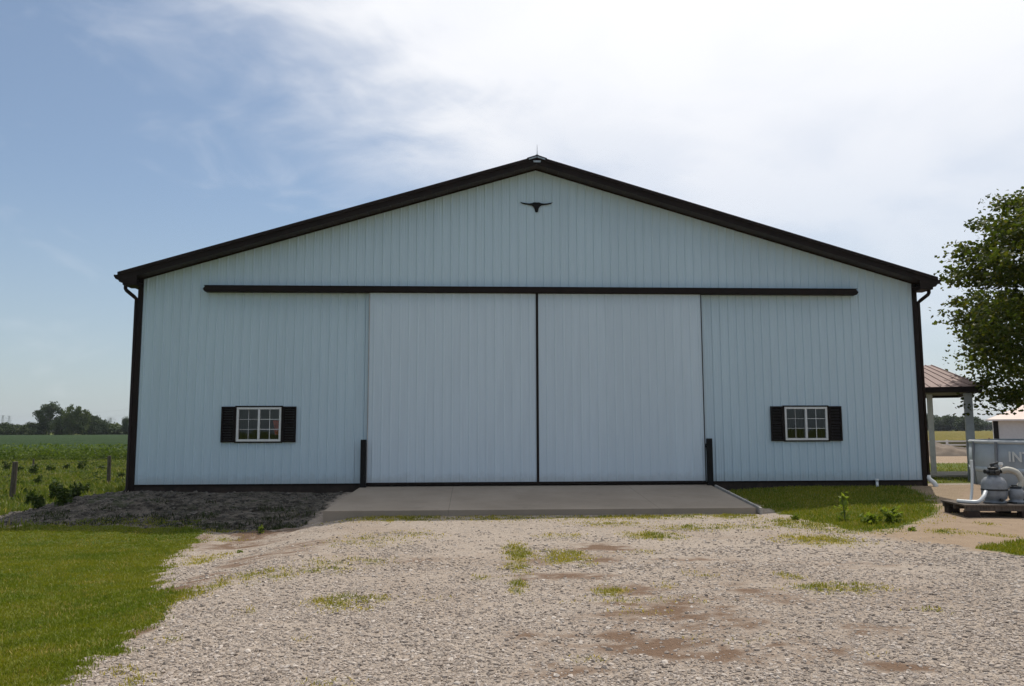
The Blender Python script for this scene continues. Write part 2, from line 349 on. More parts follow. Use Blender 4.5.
col1 = np.stack([grass, np.clip(np.maximum(br*(1-mH), 0), 0, 1)*core, np.maximum(mH, 0)*core, np.ones_like(X)], -1)
col2 = np.stack([np.clip(ye, 0, 1)*core, np.maximum(mD*core, sand), sst(2.5, 6.5, X-.4*(Y+14)+2*wob)*core, np.ones_like(X)], -1)
Z = g(X, Y)
V = np.stack([X, Y, Z], -1).reshape(-1, 3)
ii = np.arange(nx*ny).reshape(ny, nx)
Fq = np.stack([ii[:-1, :-1], ii[:-1, 1:], ii[1:, 1:], ii[1:, :-1]], -1).reshape(-1, 4)
me = npmesh('ground', V, Fq, True)
for nm, col in (('cover', col1), ('wear', col2)):
    a = me.color_attributes.new(nm, 'FLOAT_COLOR', 'POINT'); a.data.foreach_set('color', col.astype(np.float32).ravel())
def ground_mat():
    mt, t, p, o = newmat('ground_cover')
    A = nd(t, 'ShaderNodeVertexColor', layer_name='cover'); B = nd(t, 'ShaderNodeVertexColor', layer_name='wear')
    sa = nd(t, 'ShaderNodeSeparateColor'); lk(t, A.outputs[0], sa.inputs[0]); sb = nd(t, 'ShaderNodeSeparateColor'); lk(t, B.outputs[0], sb.inputs[0])
    gx = nd(t, 'ShaderNodeTexCoord'); ob = gx.outputs['Object']
    def vor(s, feat='F1'):
        v = nd(t, 'ShaderNodeTexVoronoi', i_Scale=float(s), feature=feat); lk(t, ob, v.inputs['Vector']); return v
    v1 = vor(26); v2 = vor(60)
    sc = nd(t, 'ShaderNodeSeparateColor'); lk(t, v1.outputs['Color'], sc.inputs[0]); sc2 = nd(t, 'ShaderNodeSeparateColor'); lk(t, v2.outputs['Color'], sc2.inputs[0])
    big = smooth(t, noise(t, .45, 6, .6, ob), .3, .7); med = noise(t, 3.5, 7, .65, ob); fine = noise(t, 55, 5, .7, ob)
    # gravel: crushed limestone bedded in its own dust
    c = mixc(t, sc.outputs[0], (.27, .215, .170), (.50, .420, .345))
    c = mixc(t, math_n(t, 'MULTIPLY', smooth(t, sc.outputs[1], .72, .9), .8), c, (.22, .20, .19))
    c = mixc(t, .40, c, mixc(t, sc2.outputs[0], (.24, .195, .155), (.46, .39, .32)))
    c = mixc(t, math_n(t, 'MULTIPLY', smooth(t, med, .45, .75), .5), c, (.34, .265, .205))
    c = mixc(t, math_n(t, 'MULTIPLY', big, .25), c, (.43, .36, .295))
    dk = mixc(t, sc.outputs[0], (.17, .145, .118), (.34, .295, .245))
    c = mixc(t, math_n(t, 'MULTIPLY', sb.outputs[2], .9), c, dk)
    c = mixc(t, math_n(t, 'MULTIPLY', smooth(t, noise(t, .33, 5, .6, ob), .48, .66), .45), c, (.27, .20, .145))
    c = mixc(t, math_n(t, 'MULTIPLY', smooth(t, noise(t, 8, 4, .6, ob), .5, .72), .25), c, (.20, .155, .12))
    # bare brown earth showing through
    e = mixc(t, fine, (.090, .055, .036), (.25, .165, .110))
    c = mixc(t, smooth(t, math_n(t, 'ADD', sa.outputs[1], math_n(t, 'MULTIPLY_ADD', med, 1.1, -.55)), .08, .85), c, e)
    # spoil heap: mottled dark brown clods
    h = mixc(t, smooth(t, med, .35, .65), (.026, .021, .016), (.185, .158, .128)); h = mixc(t, math_n(t, 'MULTIPLY', sc.outputs[0], .25), h, (.08, .076, .07))
    h = mixc(t, smooth(t, noise(t, 1.6, 6, .65, ob), .52, .68), h, (.045, .055, .025))
    c = mixc(t, sa.outputs[2], c, h)
    # sandy dirt
    s = mixc(t, med, (.24, .170, .112), (.38, .285, .200)); c = mixc(t, sb.outputs[1], c, s)
    # thin grass in the gravel
    yg = mixc(t, smooth(t, med, .4, .65), (.13, .15, .035), (.34, .26, .06))
    c = mixc(t, math_n(t, 'MULTIPLY', smooth(t, math_n(t, 'ADD', sb.outputs[0], math_n(t, 'MULTIPLY_ADD', fine, 1.0, -.5)), .25, .7), .75), c, yg)
    # turf
    gcol = mixc(t, smooth(t, noise(t, .22, 7, .6, ob), .3, .7), (.060, .095, .010), (.125, .135, .018))
    gcol = mixc(t, math_n(t, 'MULTIPLY', smooth(t, noise(t, 14, 6, .7, ob), .45, .7), .55), gcol, (.16, .135, .045))
    gm = smooth(t, math_n(t, 'ADD', sa.outputs[0], math_n(t, 'MULTIPLY_ADD', fine, .7, -.35)), .35, .7)
    c = mixc(t, gm, c, gcol)
    lk(t, c, p.inputs['Base Color']); p.inputs['Roughness'].default_value = .95; p.inputs['Specular IOR Level'].default_value = .15
    hgt = math_n(t, 'ADD', math_n(t, 'MULTIPLY', math_n(t, 'SUBTRACT', 1.0, v1.outputs['Distance']), .55), math_n(t, 'MULTIPLY', fine, .5))
    hgt = math_n(t, 'ADD', hgt, math_n(t, 'MULTIPLY', math_n(t, 'SUBTRACT', 1.0, v2.outputs['Distance']), .3))
    b = nd(t, 'ShaderNodeBump', i_Strength=.9, i_Distance=.03); lk(t, hgt, b.inputs['Height']); lk(t, b.outputs[0], p.inputs['Normal'])
    return mt
M['ground'] = ground_mat()
tag(link('ground', me, M['ground']), kind='structure')

# grid look-ups for scattering
xa, ya = np.array(xs), np.array(ys)
def samp(F, x, y):
    i = np.clip(np.searchsorted(xa, x)-1, 0, nx-2); j = np.clip(np.searchsorted(ya, y)-1, 0, ny-2)
    a = (x-xa[i])/(xa[i+1]-xa[i]); b = (y-ya[j])/(ya[j+1]-ya[j])
    return F[j, i]*(1-a)*(1-b)+F[j, i+1]*a*(1-b)+F[j+1, i]*(1-a)*b+F[j+1, i+1]*a*b
def view_pts(n, dmin, dmax, power=1.0, um=60):
    """random ground points in (and a little around) the field of view, denser near"""
    d = dmin+(dmax-dmin)*rng.random(n)**power
    s = (rng.random(n)*(1024+2*um)-um-512)/F_PX
    f2 = np.array([math.sin(YAW), math.cos(YAW)]); r2 = np.array([math.cos(YAW), -math.sin(YAW)])
    P = CAM[:2]+d[:, None]*(f2+s[:, None]*r2); return P[:, 0], P[:, 1], d
# ---- apron
ax0, ax1 = float(atd(361, 487, -.2)[0]), float(atd(711, 486, -.2)[0]); AY = -3.90; AZ = -.315
ap = MB()
for i in range(1):
    a, b = ax0, ax1; fa_, fb_ = float(atd(323, 511, AY)[0]), float(atd(756, 508, AY)[0])
    for y0, y1 in ((AY, AY),):
        v = [(fa_, AY, AZ), (fb_, AY, AZ), (b, .15, -.055), (a, .15, -.055), (fa_, AY, -.9), (fb_, AY, -.9), (b, .15, -.9), (a, .15, -.9)]
        ap.add(v, [(0, 1, 2, 3), (7, 6, 5, 4), (0, 4, 5, 1), (1, 5, 6, 2), (2, 6, 7, 3), (3, 7, 4, 0)])
tag(ap.build('concrete_apron', M['concrete'], bevel=.006), kind='structure')
def clear(x, y):                      # keep scatter off the slab and the barn
    return ~((x > ax0-.02+(fa_-ax0)*y/AY)*(x < ax1+.12+(fb_-ax1)*y/AY)*(y > AY-.03)) & ~((np.abs(x) < 10.6)*(y > -.08))

fbv = [Vector((ax1+.06, -.4, -.13)), Vector((fb_+.07, AY-.12, -.37))]
tag(MB().bar(fbv[0], fbv[1], .05, .14).build('form_board', simple('pale_board', (.42, .39, .35), .8, var=.2, scale=4), bevel=.004), 'pale board left along the right edge of the concrete slab', 'board')
# ---- stones
ico = bmesh.new(); bmesh.ops.create_icosphere(ico, subdivisions=1, radius=1)
IV = np.array([v.co[:] for v in ico.verts]); IF = np.array([[v.index for v in f.verts] for f in ico.faces]); ico.free()
def stones(name, x, y, size, mat, label, cat, sink=.08):
    n = len(x); T = []
    for k in range(12):
        v = IV*(1+rng.uniform(-.38, .38, (len(IV), 1)))*np.array([1, rng.uniform(.6, .95), rng.uniform(.4, .75)]); T.append(v)
    T = np.array(T)[rng.integers(0, 12, n)]
    th = rng.uniform(0, 6.28, n); c, s = np.cos(th), np.sin(th)
    tx = T[:, :, 0]*c[:, None]-T[:, :, 1]*s[:, None]; ty = T[:, :, 0]*s[:, None]+T[:, :, 1]*c[:, None]; tz = T[:, :, 2]
    ti = rng.normal(0, .3, n); tz, ty = tz*np.cos(ti)[:, None]-ty*np.sin(ti)[:, None], tz*np.sin(ti)[:, None]+ty*np.cos(ti)[:, None]
    Vv = np.stack([tx, ty, tz], -1)*size[:, None, None]
    Vv[:, :, 0] += x[:, None]; Vv[:, :, 1] += y[:, None]; Vv[:, :, 2] += (samp(Z, x, y)+size*sink)[:, None]
    Ff = IF[None]+(np.arange(n)*len(IV))[:, None, None]
    me = npmesh(name, Vv.reshape(-1, 3), Ff.reshape(-1, 3))
    a = me.attributes.new('tone', 'FLOAT', 'POINT'); a.data.foreach_set('value', np.repeat(rng.random(n), len(IV)).astype(np.float32))
    o = link(name, me, mat); return tag(o, label, cat, kind='stuff')
def stone_mat():
    mt, t, p, o = newmat('limestone')
    a = nd(t, 'ShaderNodeAttribute', attribute_name='tone'); r = nd(t, 'ShaderNodeValToRGB'); lk(t, a.outputs['Fac'], r.inputs[0])
    e = r.color_ramp.elements; e[0].position = 0; e[0].color = (.19, .16, .135, 1); e[1].position = 1; e[1].color = (.60, .53, .46, 1)
    for q, cc_ in ((.18, (.26, .21, .17, 1)), (.5, (.37, .31, .255, 1)), (.8, (.46, .39, .33, 1))): k = e.new(q); k.color = cc_
    c = mixc(t, .22, r.outputs[0], mixc(t, noise(t, 45, 4, .6), (.2, .15, .11), (.55, .48, .42)))
    sx = nd(t, 'ShaderNodeSeparateXYZ'); tcn = nd(t, 'ShaderNodeTexCoord'); lk(t, tcn.outputs['Object'], sx.inputs[0])
    q = math_n(t, 'ADD', sx.outputs[0], math_n(t, 'MULTIPLY', math_n(t, 'ADD', sx.outputs[1], 14.0), -.4))
    c = mixc(t, math_n(t, 'MULTIPLY', smooth(t, q, 2.5, 6.5), .62), c, (.215, .195, .17))
    lk(t, c, p.inputs['Base Color']); p.inputs['Roughness'].default_value = .9; p.inputs['Specular IOR Level'].default_value = .2
    return mt
M['stone'] = stone_mat()
x1, y1, d1 = view_pts(270000, 3.9, 17, 1.3)
keepg = (samp(col1[..., 0], x1, y1) < .35+.3*rng.random(len(x1))) & clear(x1, y1)
bare = np.clip(samp(col1[..., 1], x1, y1)*1.4, 0, .9); hp = samp(col1[..., 2], x1, y1); dr_ = samp(col2[..., 1], x1, y1)
patch = .45+1.5*bumps(x1*.6, y1, 1.5, off=30)+1.0*bumps(x1, y1, .5, off=12)
keep = keepg & (rng.random(len(x1)) > bare) & (hp < .5) & (rng.random(len(x1)) > dr_*.93) & (rng.random(len(x1)) < np.clip(.45+patch*.7+(8.5-d1)*.13, .05, 1))
x1, y1, d1 = x1[keep], y1[keep], d1[keep]
sz = np.exp(rng.normal(math.log(.0080), .52, len(x1)))*np.where(d1 > 10, 1.35, 1); sz = np.clip(sz, .004, .027)
stones('gravel_stones', x1, y1, sz, M['stone'], 'loose pale crushed limestone gravel on the drive in front of the barn', 'gravel')
x1, y1, d1 = view_pts(40000, 14, 23, 1)
k = (samp(col1[..., 2], x1, y1) > .5) & clear(x1, y1)
x1, y1 = x1[k], y1[k]
M['clod'] = simple('clod', (.11, .095, .078), .95, var=.5, scale=7)
stones('earth_clods', x1, y1, np.exp(rng.normal(math.log(.022), .5, len(x1))), M['clod'], 'dark rough clods of earth on the heap along the left wall foot', 'earth clods')

# ---- grass blades
def blades(name, x, y, h, w, mat, label, cat, lean=.35, kind='stuff', z=None, dry=None):
    n = len(x); th = rng.uniform(0, 6.28, n); le = rng.normal(0, lean, n)*h; ph = rng.uniform(0, 6.28, n)
    z = samp(Z, x, y)-.005 if z is None else z
    dx, dy = np.cos(th)*w/2, np.sin(th)*w/2; lx, ly = np.cos(ph)*le, np.sin(ph)*le
    P = np.empty((n, 5, 3))
    P[:, 0] = np.stack([x-dx, y-dy, z], -1); P[:, 1] = np.stack([x+dx, y+dy, z], -1)
    P[:, 2] = np.stack([x+dx*.8+lx*.35, y+dy*.8+ly*.35, z+h*.55], -1); P[:, 3] = np.stack([x-dx*.8+lx*.35, y-dy*.8+ly*.35, z+h*.55], -1)
    P[:, 4] = np.stack([x+lx, y+ly, z+h*.97], -1)
    b = (np.arange(n)*5)[:, None]
    me = npmesh(name, P.reshape(-1, 3), [b+np.array([0, 1, 2, 3]), b+np.array([3, 2, 4])])
    a = me.attributes.new('dry', 'FLOAT', 'POINT')
    a.data.foreach_set('value', np.repeat(rng.random(n) if dry is None else dry, 5).astype(np.float32))
    return tag(link(name, me, mat), label, cat, kind=kind)
def grass_mat(name, g1, g2, dryc, thr=.72, trans=.35):
    mt, t, p, o = newmat(name); c = mixc(t, smooth(t, noise(t, .8, 5, .65), .3, .7), g1, g2)
    a = nd(t, 'ShaderNodeAttribute', attribute_name='dry'); c = mixc(t, smooth(t, a.outputs['Fac'], thr, 1.0), c, dryc)
    lk(t, c, p.inputs['Base Color']); p.inputs['Roughness'].default_value = .55; p.inputs['Specular IOR Level'].default_value = .25
    tr = nd(t, 'ShaderNodeBsdfTranslucent'); lk(t, mixc(t, 1.0, c, (1.2, 1.25, .6), 'MULTIPLY'), tr.inputs[0])
    ms = nd(t, 'ShaderNodeMixShader', i_Fac=trans); lk(t, p.outputs[0], ms.inputs[1]); lk(t, tr.outputs[0], ms.inputs[2]); lk(t, ms.outputs[0], o.inputs[0])
    return mt
M['lawn'] = grass_mat('lawn_grass', (.110, .160, .008), (.240, .235, .018), (.42, .32, .10))
M['heapg'] = grass_mat('dark_weeds', (.022, .034, .010), (.045, .060, .014), (.10, .09, .04), .8, .2)  # dark green blades of the heap weeds
M['rough'] = grass_mat('rough_grass', (.09, .14, .018), (.18, .19, .03), (.32, .27, .10), .75)
M['dryg'] = grass_mat('drive_grass', (.11, .15, .02), (.36, .30, .045), (.55, .42, .08), .5)
x1, y1, d1 = view_pts(520000, 4.2, 20, 1.2)
k = (samp(mL, x1, y1) > .06+.62*rng.random(len(x1))); x1, y1, d1 = x1[k], y1[k], d1[k]
hh = rng.uniform(.018, .050, len(x1))*(1+.4*bumps(x1, y1, 1.1, off=8)+1.1*np.clip(bumps(x1, y1, .42, off=18)*3-.75, 0, 1)); blades('lawn_grass', x1, y1, hh, .004+.0006*d1, M['lawn'], 'short green mown lawn to the left of the gravel drive', 'grass', .6, dry=np.clip(rng.random(len(x1))*.75+.5*np.clip(bumps(x1, y1, 1.3, off=16)+.6*bumps(x1, y1, .4, off=1), -.3, .6)+.12, 0, 1))
x1, y1, d1 = view_pts(320000, 10, 23, 1)
k = (samp(np.maximum(mR*(1-.7*mD), mR2), x1, y1) > .3+.6*rng.random(len(x1))) & clear(x1, y1); x1, y1, d1 = x1[k], y1[k], d1[k]
blades('side_lawn_grass', x1, y1, rng.uniform(.03, .08, len(x1)), .013+0*x1, M['lawn'], 'short grass in front of the right end of the barn', 'grass', .5)
x1, y1, d1 = view_pts(90000, 14, 22, 1)
k = (samp(col1[..., 2], x1, y1) > .5) & clear(x1, y1) & (bumps(x1*.5, y1, 1.1, off=33)+.5*bumps(x1, y1, .4, off=7)-.16*(y1+1.9) > .22); x1, y1 = x1[k], y1[k]
blades('heap_weeds', x1, y1, rng.uniform(.03, .13, len(x1)), .016+0*x1, M['heapg'], 'low dark weeds growing over the earth heap at the left wall foot', 'weeds', .8)
x1, y1, d1 = view_pts(300000, 4, 17.3, .9)
q = samp(col2[..., 0], x1, y1); k = (rng.random(len(x1)) < (q-.12)*1.3) & clear(x1, y1) & (samp(grass, x1, y1) < .5); x1, y1, d1, q = x1[k], y1[k], d1[k], q[k]
blades('drive_grass', x1, y1, rng.uniform(.02, .07, len(x1))*(.4+q*.7), .004+.0007*d1, M['dryg'], 'sparse yellow green grass tufts coming up through the gravel drive', 'grass', .7, dry=np.clip(rng.random(len(x1))*.6+(.85-q)*.8, 0, 1))
x1, y1, d1 = view_pts(260000, 17, 60, .8)
k = (x1 < -10.9-.0*y1) & (samp(col1[..., 2], x1, y1) < .4); x1, y1, d1 = x1[k], y1[k], d1[k]
blades('pasture_grass', x1, y1, rng.uniform(.06, .26, len(x1))*(1+.5*bumps(x1, y1, 3)), .012+.0011*d1, M['rough'], 'rough yellow green pasture grass beyond the left corner of the barn', 'grass', .5)
x1, y1, d1 = view_pts(60000, 21, 45, 1)
k = (x1 > 10.9) & (samp(grass, x1, y1) > .5); x1, y1, d1 = x1[k], y1[k], d1[k]
blades('yard_grass', x1, y1, rng.uniform(.03, .08, len(x1)), .02+0*x1, M['lawn'], 'short grass strip around the open shelter', 'grass', .5)

# ------------------------------------------------------------------ barn
BW, HE, HP, T2 = 10.4, 5.375, 8.475, 5.016
SL = (HP-HE)/BW; DEPTH = 27.0; OV, EO = .45, .46
barn = empty('barn', (0, 0, 0))
tag(barn, 'large pale blue grey steel barn with dark brown trim and two big sliding doors', 'barn')
def ribs(x0, x1, phase=0.0, pitch=.2286, mh=.004, h=.024):
    pat = [(0, 0), (.046, 0), (.052, -mh), (.060, -mh), (.066, 0), (.102, 0), (.108, -mh), (.116, -mh), (.122, 0), (.165, 0), (.182, -h), (.204, -h), (.2205, 0)]
    pts = []; k = math.floor((x0-phase)/pitch)-1
    while True:
        b = phase+k*pitch
        if b > x1: break
        for dx, dy in pat:
            if x0+1e-4 < b+dx < x1-1e-4: pts.append((b+dx, dy))
        k += 1
    return [(x0, 0)]+pts+[(x1, 0)]
def topz(x): return HE+(HP-HE)*(1-abs(x)/BW)
def sheet(segs, y):                  # list of (x0,x1,zbot,ztop or None)
    mb = MB()
    for x0, x1, z0, z1 in segs:
        if x0 < 0 < x1 and z1 is None: parts = [(x0, 0), (0, x1)]
        else: parts = [(x0, x1)]
        for a, b in parts:
            P = ribs(a, b, phase=0.02)
            vs = [(x, y+dy, z0) for x, dy in P]+[(x, y+dy, (topz(x) if z1 is None else z1)) for x, dy in P]; n = len(P)
            mb.add(vs, [(i, i+1, n+i+1, n+i) for i in range(n-1)])
    return mb
w1 = [float(atd(236, 441, 0)[0]), float(atd(281, 441, 0)[0])]; w2 = [float(atd(785, 440, 0)[0]), float(atd(828, 440, 0)[0])]
wz = [float(atd(258, 441.5, 0)[2]), float(atd(258, 407.2, 0)[2])]; wzr = [float(atd(806, 440.2, 0)[2]), float(atd(806, 406.8, 0)[2])]
DX = 4.46
sheet([(-BW, w1[0], 0, None), (w1[0], w1[1], 0, wz[0]), (w1[0], w1[1], wz[1], None), (w1[1], -DX+.12, 0, None),
       (-DX+.12, DX-.12, T2-.1, None), (DX-.12, w2[0], 0, None), (w2[0], w2[1], 0, wzr[0]), (w2[0], w2[1], wzr[1], None), (w2[1], BW, 0, None)], 0).build('front_wall', M['siding'], barn)
def side_wall(sx):
    P = ribs(0, DEPTH); n = len(P)
    return MB().add([(sx*(BW-dy), x, -.0) for x, dy in P]+[(sx*(BW-dy), x, HE+.05) for x, dy in P], [(i, i+1, n+i+1, n+i) for i in range(n-1)])
side_wall(-1).build('side_wall', M['siding'], barn); side_wall(1).build('side_wall', M['siding'], barn)
MB().prism([(-BW, 0), (BW, 0), (BW, HE), (0, HP), (-BW, HE)], DEPTH-.04, DEPTH).build('rear_wall', M['siding'], barn)
MB().box(-BW+.05, BW-.05, .16, DEPTH-.05, -.28, -.06).build('floor_slab', M['concrete'], barn)
# skirt board under the sheets and the trim strip along their foot
sk = MB(); sk.box(-BW-.03, -DX-.02, -.016, .05, -.34, -.028); sk.box(DX+.02, BW+.03, -.016, .05, -.42, -.028); sk.box(-BW+.05, BW-.05, .05, .15, -.5, -.09)
sk.build('skirt_board', M['board'], barn)
MB().box(-BW-.0, -DX-.11, -.045, -.002, -.032, .008).build('base_trim', M['brown'], barn); MB().box(DX+.11, BW+.0, -.045, -.002, -.032, .008).build('base_trim', M['brown'], barn)
for s in (-1, 1):
    c = MB(); c.box(s*BW-.02*(s < 0)-.12*(s > 0)+(.0), s*BW+.12*(s < 0)+.02*(s > 0), -.036, -.021, -.03, HE-.02) if 0 else None
    c = MB(); xo = s*(BW+.125); xi = s*(BW-.0)
    c.box(min(xo, xi), max(xo, xi), -.040, .09, -.20, HE+.02); c.build('corner_trim', M['brown'], barn, bevel=.004)
# roof: ribbed sheets, soffit, rake fascia
def zr(x, off=0): return HP+.02-SL*abs(x)+off
XE = BW+EO; ct = math.sqrt(1+SL*SL)
for s in (-1, 1):
    P = ribs(-OV-.03, DEPTH+.4); n = len(P); ro = MB()
    ro.add([(0, y, zr(0, .19-dy)) for y, dy in P]+[(s*(XE+.03), y, zr(XE+.03, .19-dy)) for y, dy in P], [(i, i+1, n+i+1, n+i) for i in range(n-1)])
    ro.add([(0, -OV-.03, zr(0, .16)), (s*XE, -OV-.03, zr(XE, .16)), (s*XE, DEPTH+.4, zr(XE, .16)), (0, DEPTH+.4, zr(0, .16))], [(0, 1, 2, 3)])
    ro.build('roof_panel', M['roof'], barn)
    so = MB(); N = 36                                                                   # stepped panels of vented soffit
    for i in range(N):
        a, b = s*XE*i/N, s*XE*(i+1)/N-s*.012
        so.add([(a, -OV+.01, zr(a, .0)), (b, -OV+.01, zr(b, .0)), (b, .02, zr(b, .0)), (a, .02, zr(a, .0)),
                (a, -OV+.01, zr(a, .02)), (b, -OV+.01, zr(b, .02)), (b, .02, zr(b, .02)), (a, .02, zr(a, .02))],
               [(0, 1, 2, 3), (4, 5, 6, 7), (0, 1, 5, 4), (1, 2, 6, 5), (2, 3, 7, 6), (3, 0, 4, 7)])
    so.build('gable_soffit', M['soffit'], barn)
    fa = MB(); fa.prism([(0, zr(0, -.015)), (s*XE, zr(XE, -.015)), (s*XE, zr(XE, .165)), (0, zr(0, .165))], -OV-.02, -OV+.006)
    fa.prism([(0, zr(0, .13)), (s*(XE+.02), zr(XE+.02, .13)), (s*(XE+.02), zr(XE+.02, .215)), (0, zr(0, .215))], -OV-.05, -OV-.0225)
    fa.prism([(0, zr(0, -.035)), (s*BW, zr(BW, -.035)), (s*BW, zr(BW, -.006)), (0, zr(0, -.006))], -.05, -.0205)
    fa.build('rake_fascia', M['brown'], barn)
    # side eave: fascia, flat soffit return, K-style gutter
    ze = zr(XE)
    ev = MB(); ev.box(*(sorted((s*BW, s*XE))), -OV+.02, DEPTH+.4, ze-.035, ze-.012); ev.box(*(sorted((s*(XE-.0), s*(XE-.025)))), -OV+.02, DEPTH+.4, ze-.03, ze+.19)
    ev.prism([(s*XE, ze-.03), (s*(BW-.02), ze-.10), (s*(BW-.02), zr(BW, .0)), (s*XE, ze+.03)], -OV-.01, -OV+.008) if 0 else None
    ev.prism([(s*(XE-.02), ze-.04), (s*(BW+.0), ze-.10), (s*(BW+.0), zr(BW, -.0)), (s*(XE-.02), ze)], -OV-.012, -OV+.004)
    ev.box(*(sorted((s*(BW+.04), s*(XE-.1)))), -OV+.01, .10, ze-.12, ze-.036)
    ev.build('eave_trim', M['brown'], barn)
    gt = MB(); gx0 = XE+.003
    gp = [(gx0, ze+.14), (gx0, ze+.03), (gx0+.075, ze+.03), (gx0+.10, ze+.07), (gx0+.125, ze+.10), (gx0+.125, ze+.145), (gx0+.115, ze+.145), (gx0+.115, ze+.105), (gx0+.07, ze+.045), (gx0+.01, ze+.045), (gx0+.01, ze+.14)]
    gt.prism([(s*a, b) for a, b in gp], -OV+.0, DEPTH+.4); gt.prism([(s*a, b) for a, b in gp[:6]], -OV-.004, -OV-.001)
    gt.build('gutter', M['brown'], barn)
    ds = MB(); r_ = .048
    xt = s*(XE-.06); xw = s*(BW+.172)
    ds.tube([(xt, -.16, ze-.02), (xt, -.16, ze-.17), (xt-s*.03, -.16, ze-.22), (xw+s*.05, -.05, ze-.36), (xw, -.0, ze-.42), (xw, -.0, ze-.6), (xw, -.0, .10 if s > 0 else -.10)]+([(xw-.02, -.1, -.17), (xw-.09, -.26, -.24)] if s < 0 else []), r_, 10)
    ds.build('downspout', M['brown'], barn, sm=True)
# ridge cap closure and lightning rod
rc = MB()
for s in (-1, 1): rc.add([(0, -OV-.052, zr(0, .245)), (s*.27, -OV-.052, zr(.27, .235)), (s*.27, DEPTH, zr(.27, .235)), (0, DEPTH, zr(0, .245)), (0, -OV-.052, zr(0, .226)), (s*.27, -OV-.052, zr(.27, .217)), (s*.27, DEPTH, zr(.27, .217)), (0, DEPTH, zr(0, .226))], [(0, 1, 2, 3), (7, 6, 5, 4), (0, 4, 5, 1), (1, 5, 6, 2), (2, 6, 7, 3)])
rc.build('ridge_cap', M['roof'], barn)
rv = MB(); zt = zr(0, .20)
rv.prism([(-.01, zt), (-.22, zt-.065), (-.22, zt-.10), (-.01, zt-.035)], -OV-.062, -OV-.052); rv.prism([(.01, zt), (.22, zt-.065), (.22, zt-.10), (.01, zt-.035)], -OV-.062, -OV-.052)
rv.prism([(-.10, zt-.12), (.10, zt-.12), (.09, zt-.17), (-.09, zt-.17)], -OV-.066, -OV-.052)
rv.build('ridge_end_closure', M['galv'], barn)
lr = MB(); lr.tube([(.02, -.3, zr(0, .27)), (.02, -.3, zr(0, .40)), (.02, -.3, zr(0, .60))], [.016, .009, .004], 8); lr.tube([(.02, -.3, zr(0, .27)), (.02, -.3, zr(0, .31))], .04, 8)
lr.build('lightning_rod', M['galv'], barn)
# track cover
xl, xr = float(atd(203, 288.7, -.2)[0]), float(atd(858, 292.4, -.2)[0])
tk = MB()
tk.prism([(xl, T2+.065), (xl+.06, T2+.15), (xr-.06, T2+.15), (xr, T2+.065), (xr-.05, T2+.0), (xl+.05, T2+.0)], -.235, -.03)
tk.box(xl+.08, xr-.08, -.262, -.236, T2+.012, T2+.035); tk.box(xl+.03, xr-.03, -.25, -.0, T2+.152, T2+.165)
tk.build('door_track_cover', M['brown'], barn, bevel=.004)
# sliding doors
def door(x0, x1, inner):
    P = ribs(x0+.02, x1-.02, phase=.06, mh=.002, h=.013); n = len(P); z0, z1 = .03, T2-.004
    mb = MB().add([(x, -.135+dy, z0) for x, dy in P]+[(x, -.135+dy, z1) for x, dy in P], [(i, i+1, n+i+1, n+i) for i in range(n-1)])
    mb.box(x0+.02, x1-.02, -.12, -.06, z0, z1)
    d = mb.build('sliding_door', M['door'], barn)
    t_ = MB(); t_.box(x0, x1, -.158, -.056, -.035, .028)
    t_.build('bottom_rail', M['brown'], d)
    e = MB()
    if inner > 0: e.box(x1-.032, x1-.002, -.158, -.056, .0285, z1)
    else: e.box(x0+.002, x0+.032, -.158, -.056, .0285, z1)
    e.build('edge_trim', M['brown'], d)
    e = MB()
    if inner > 0: e.box(x0, x0+.018, -.152, -.056, .0285, z1)
    else: e.box(x1-.018, x1, -.152, -.056, .0285, z1)
    e.build('edge_trim', M['brown'] if inner < 0 else M['greypost'], d)
    return d
door(-DX, 0, 1); door(0, DX, -1)
for s in (-1, 1):                    # jamb strips just outside the doors
    j = MB(); a, b = sorted((s*(DX+.02), s*(DX+.095))); j.box(a, b, -.05, -.002, .01, T2-.003); j.build('door_jamb', M['siding'], barn)
    p = MB(); xc = (float(atd(363, 470, -.24)[0]) if s < 0 else float(atd(710.3, 470, -.24)[0]))
    p.box(xc-.07, xc+.07, -.27, -.17, -.10, 1.14); p.box(xc-.085, xc+.085, -.285, -.155, -.11, -.05); p.box(xc-.05, xc+.05, -.169, -.0, .9, 1.0)
    p.build('door_guide_post', M['black'], barn, bevel=.006)
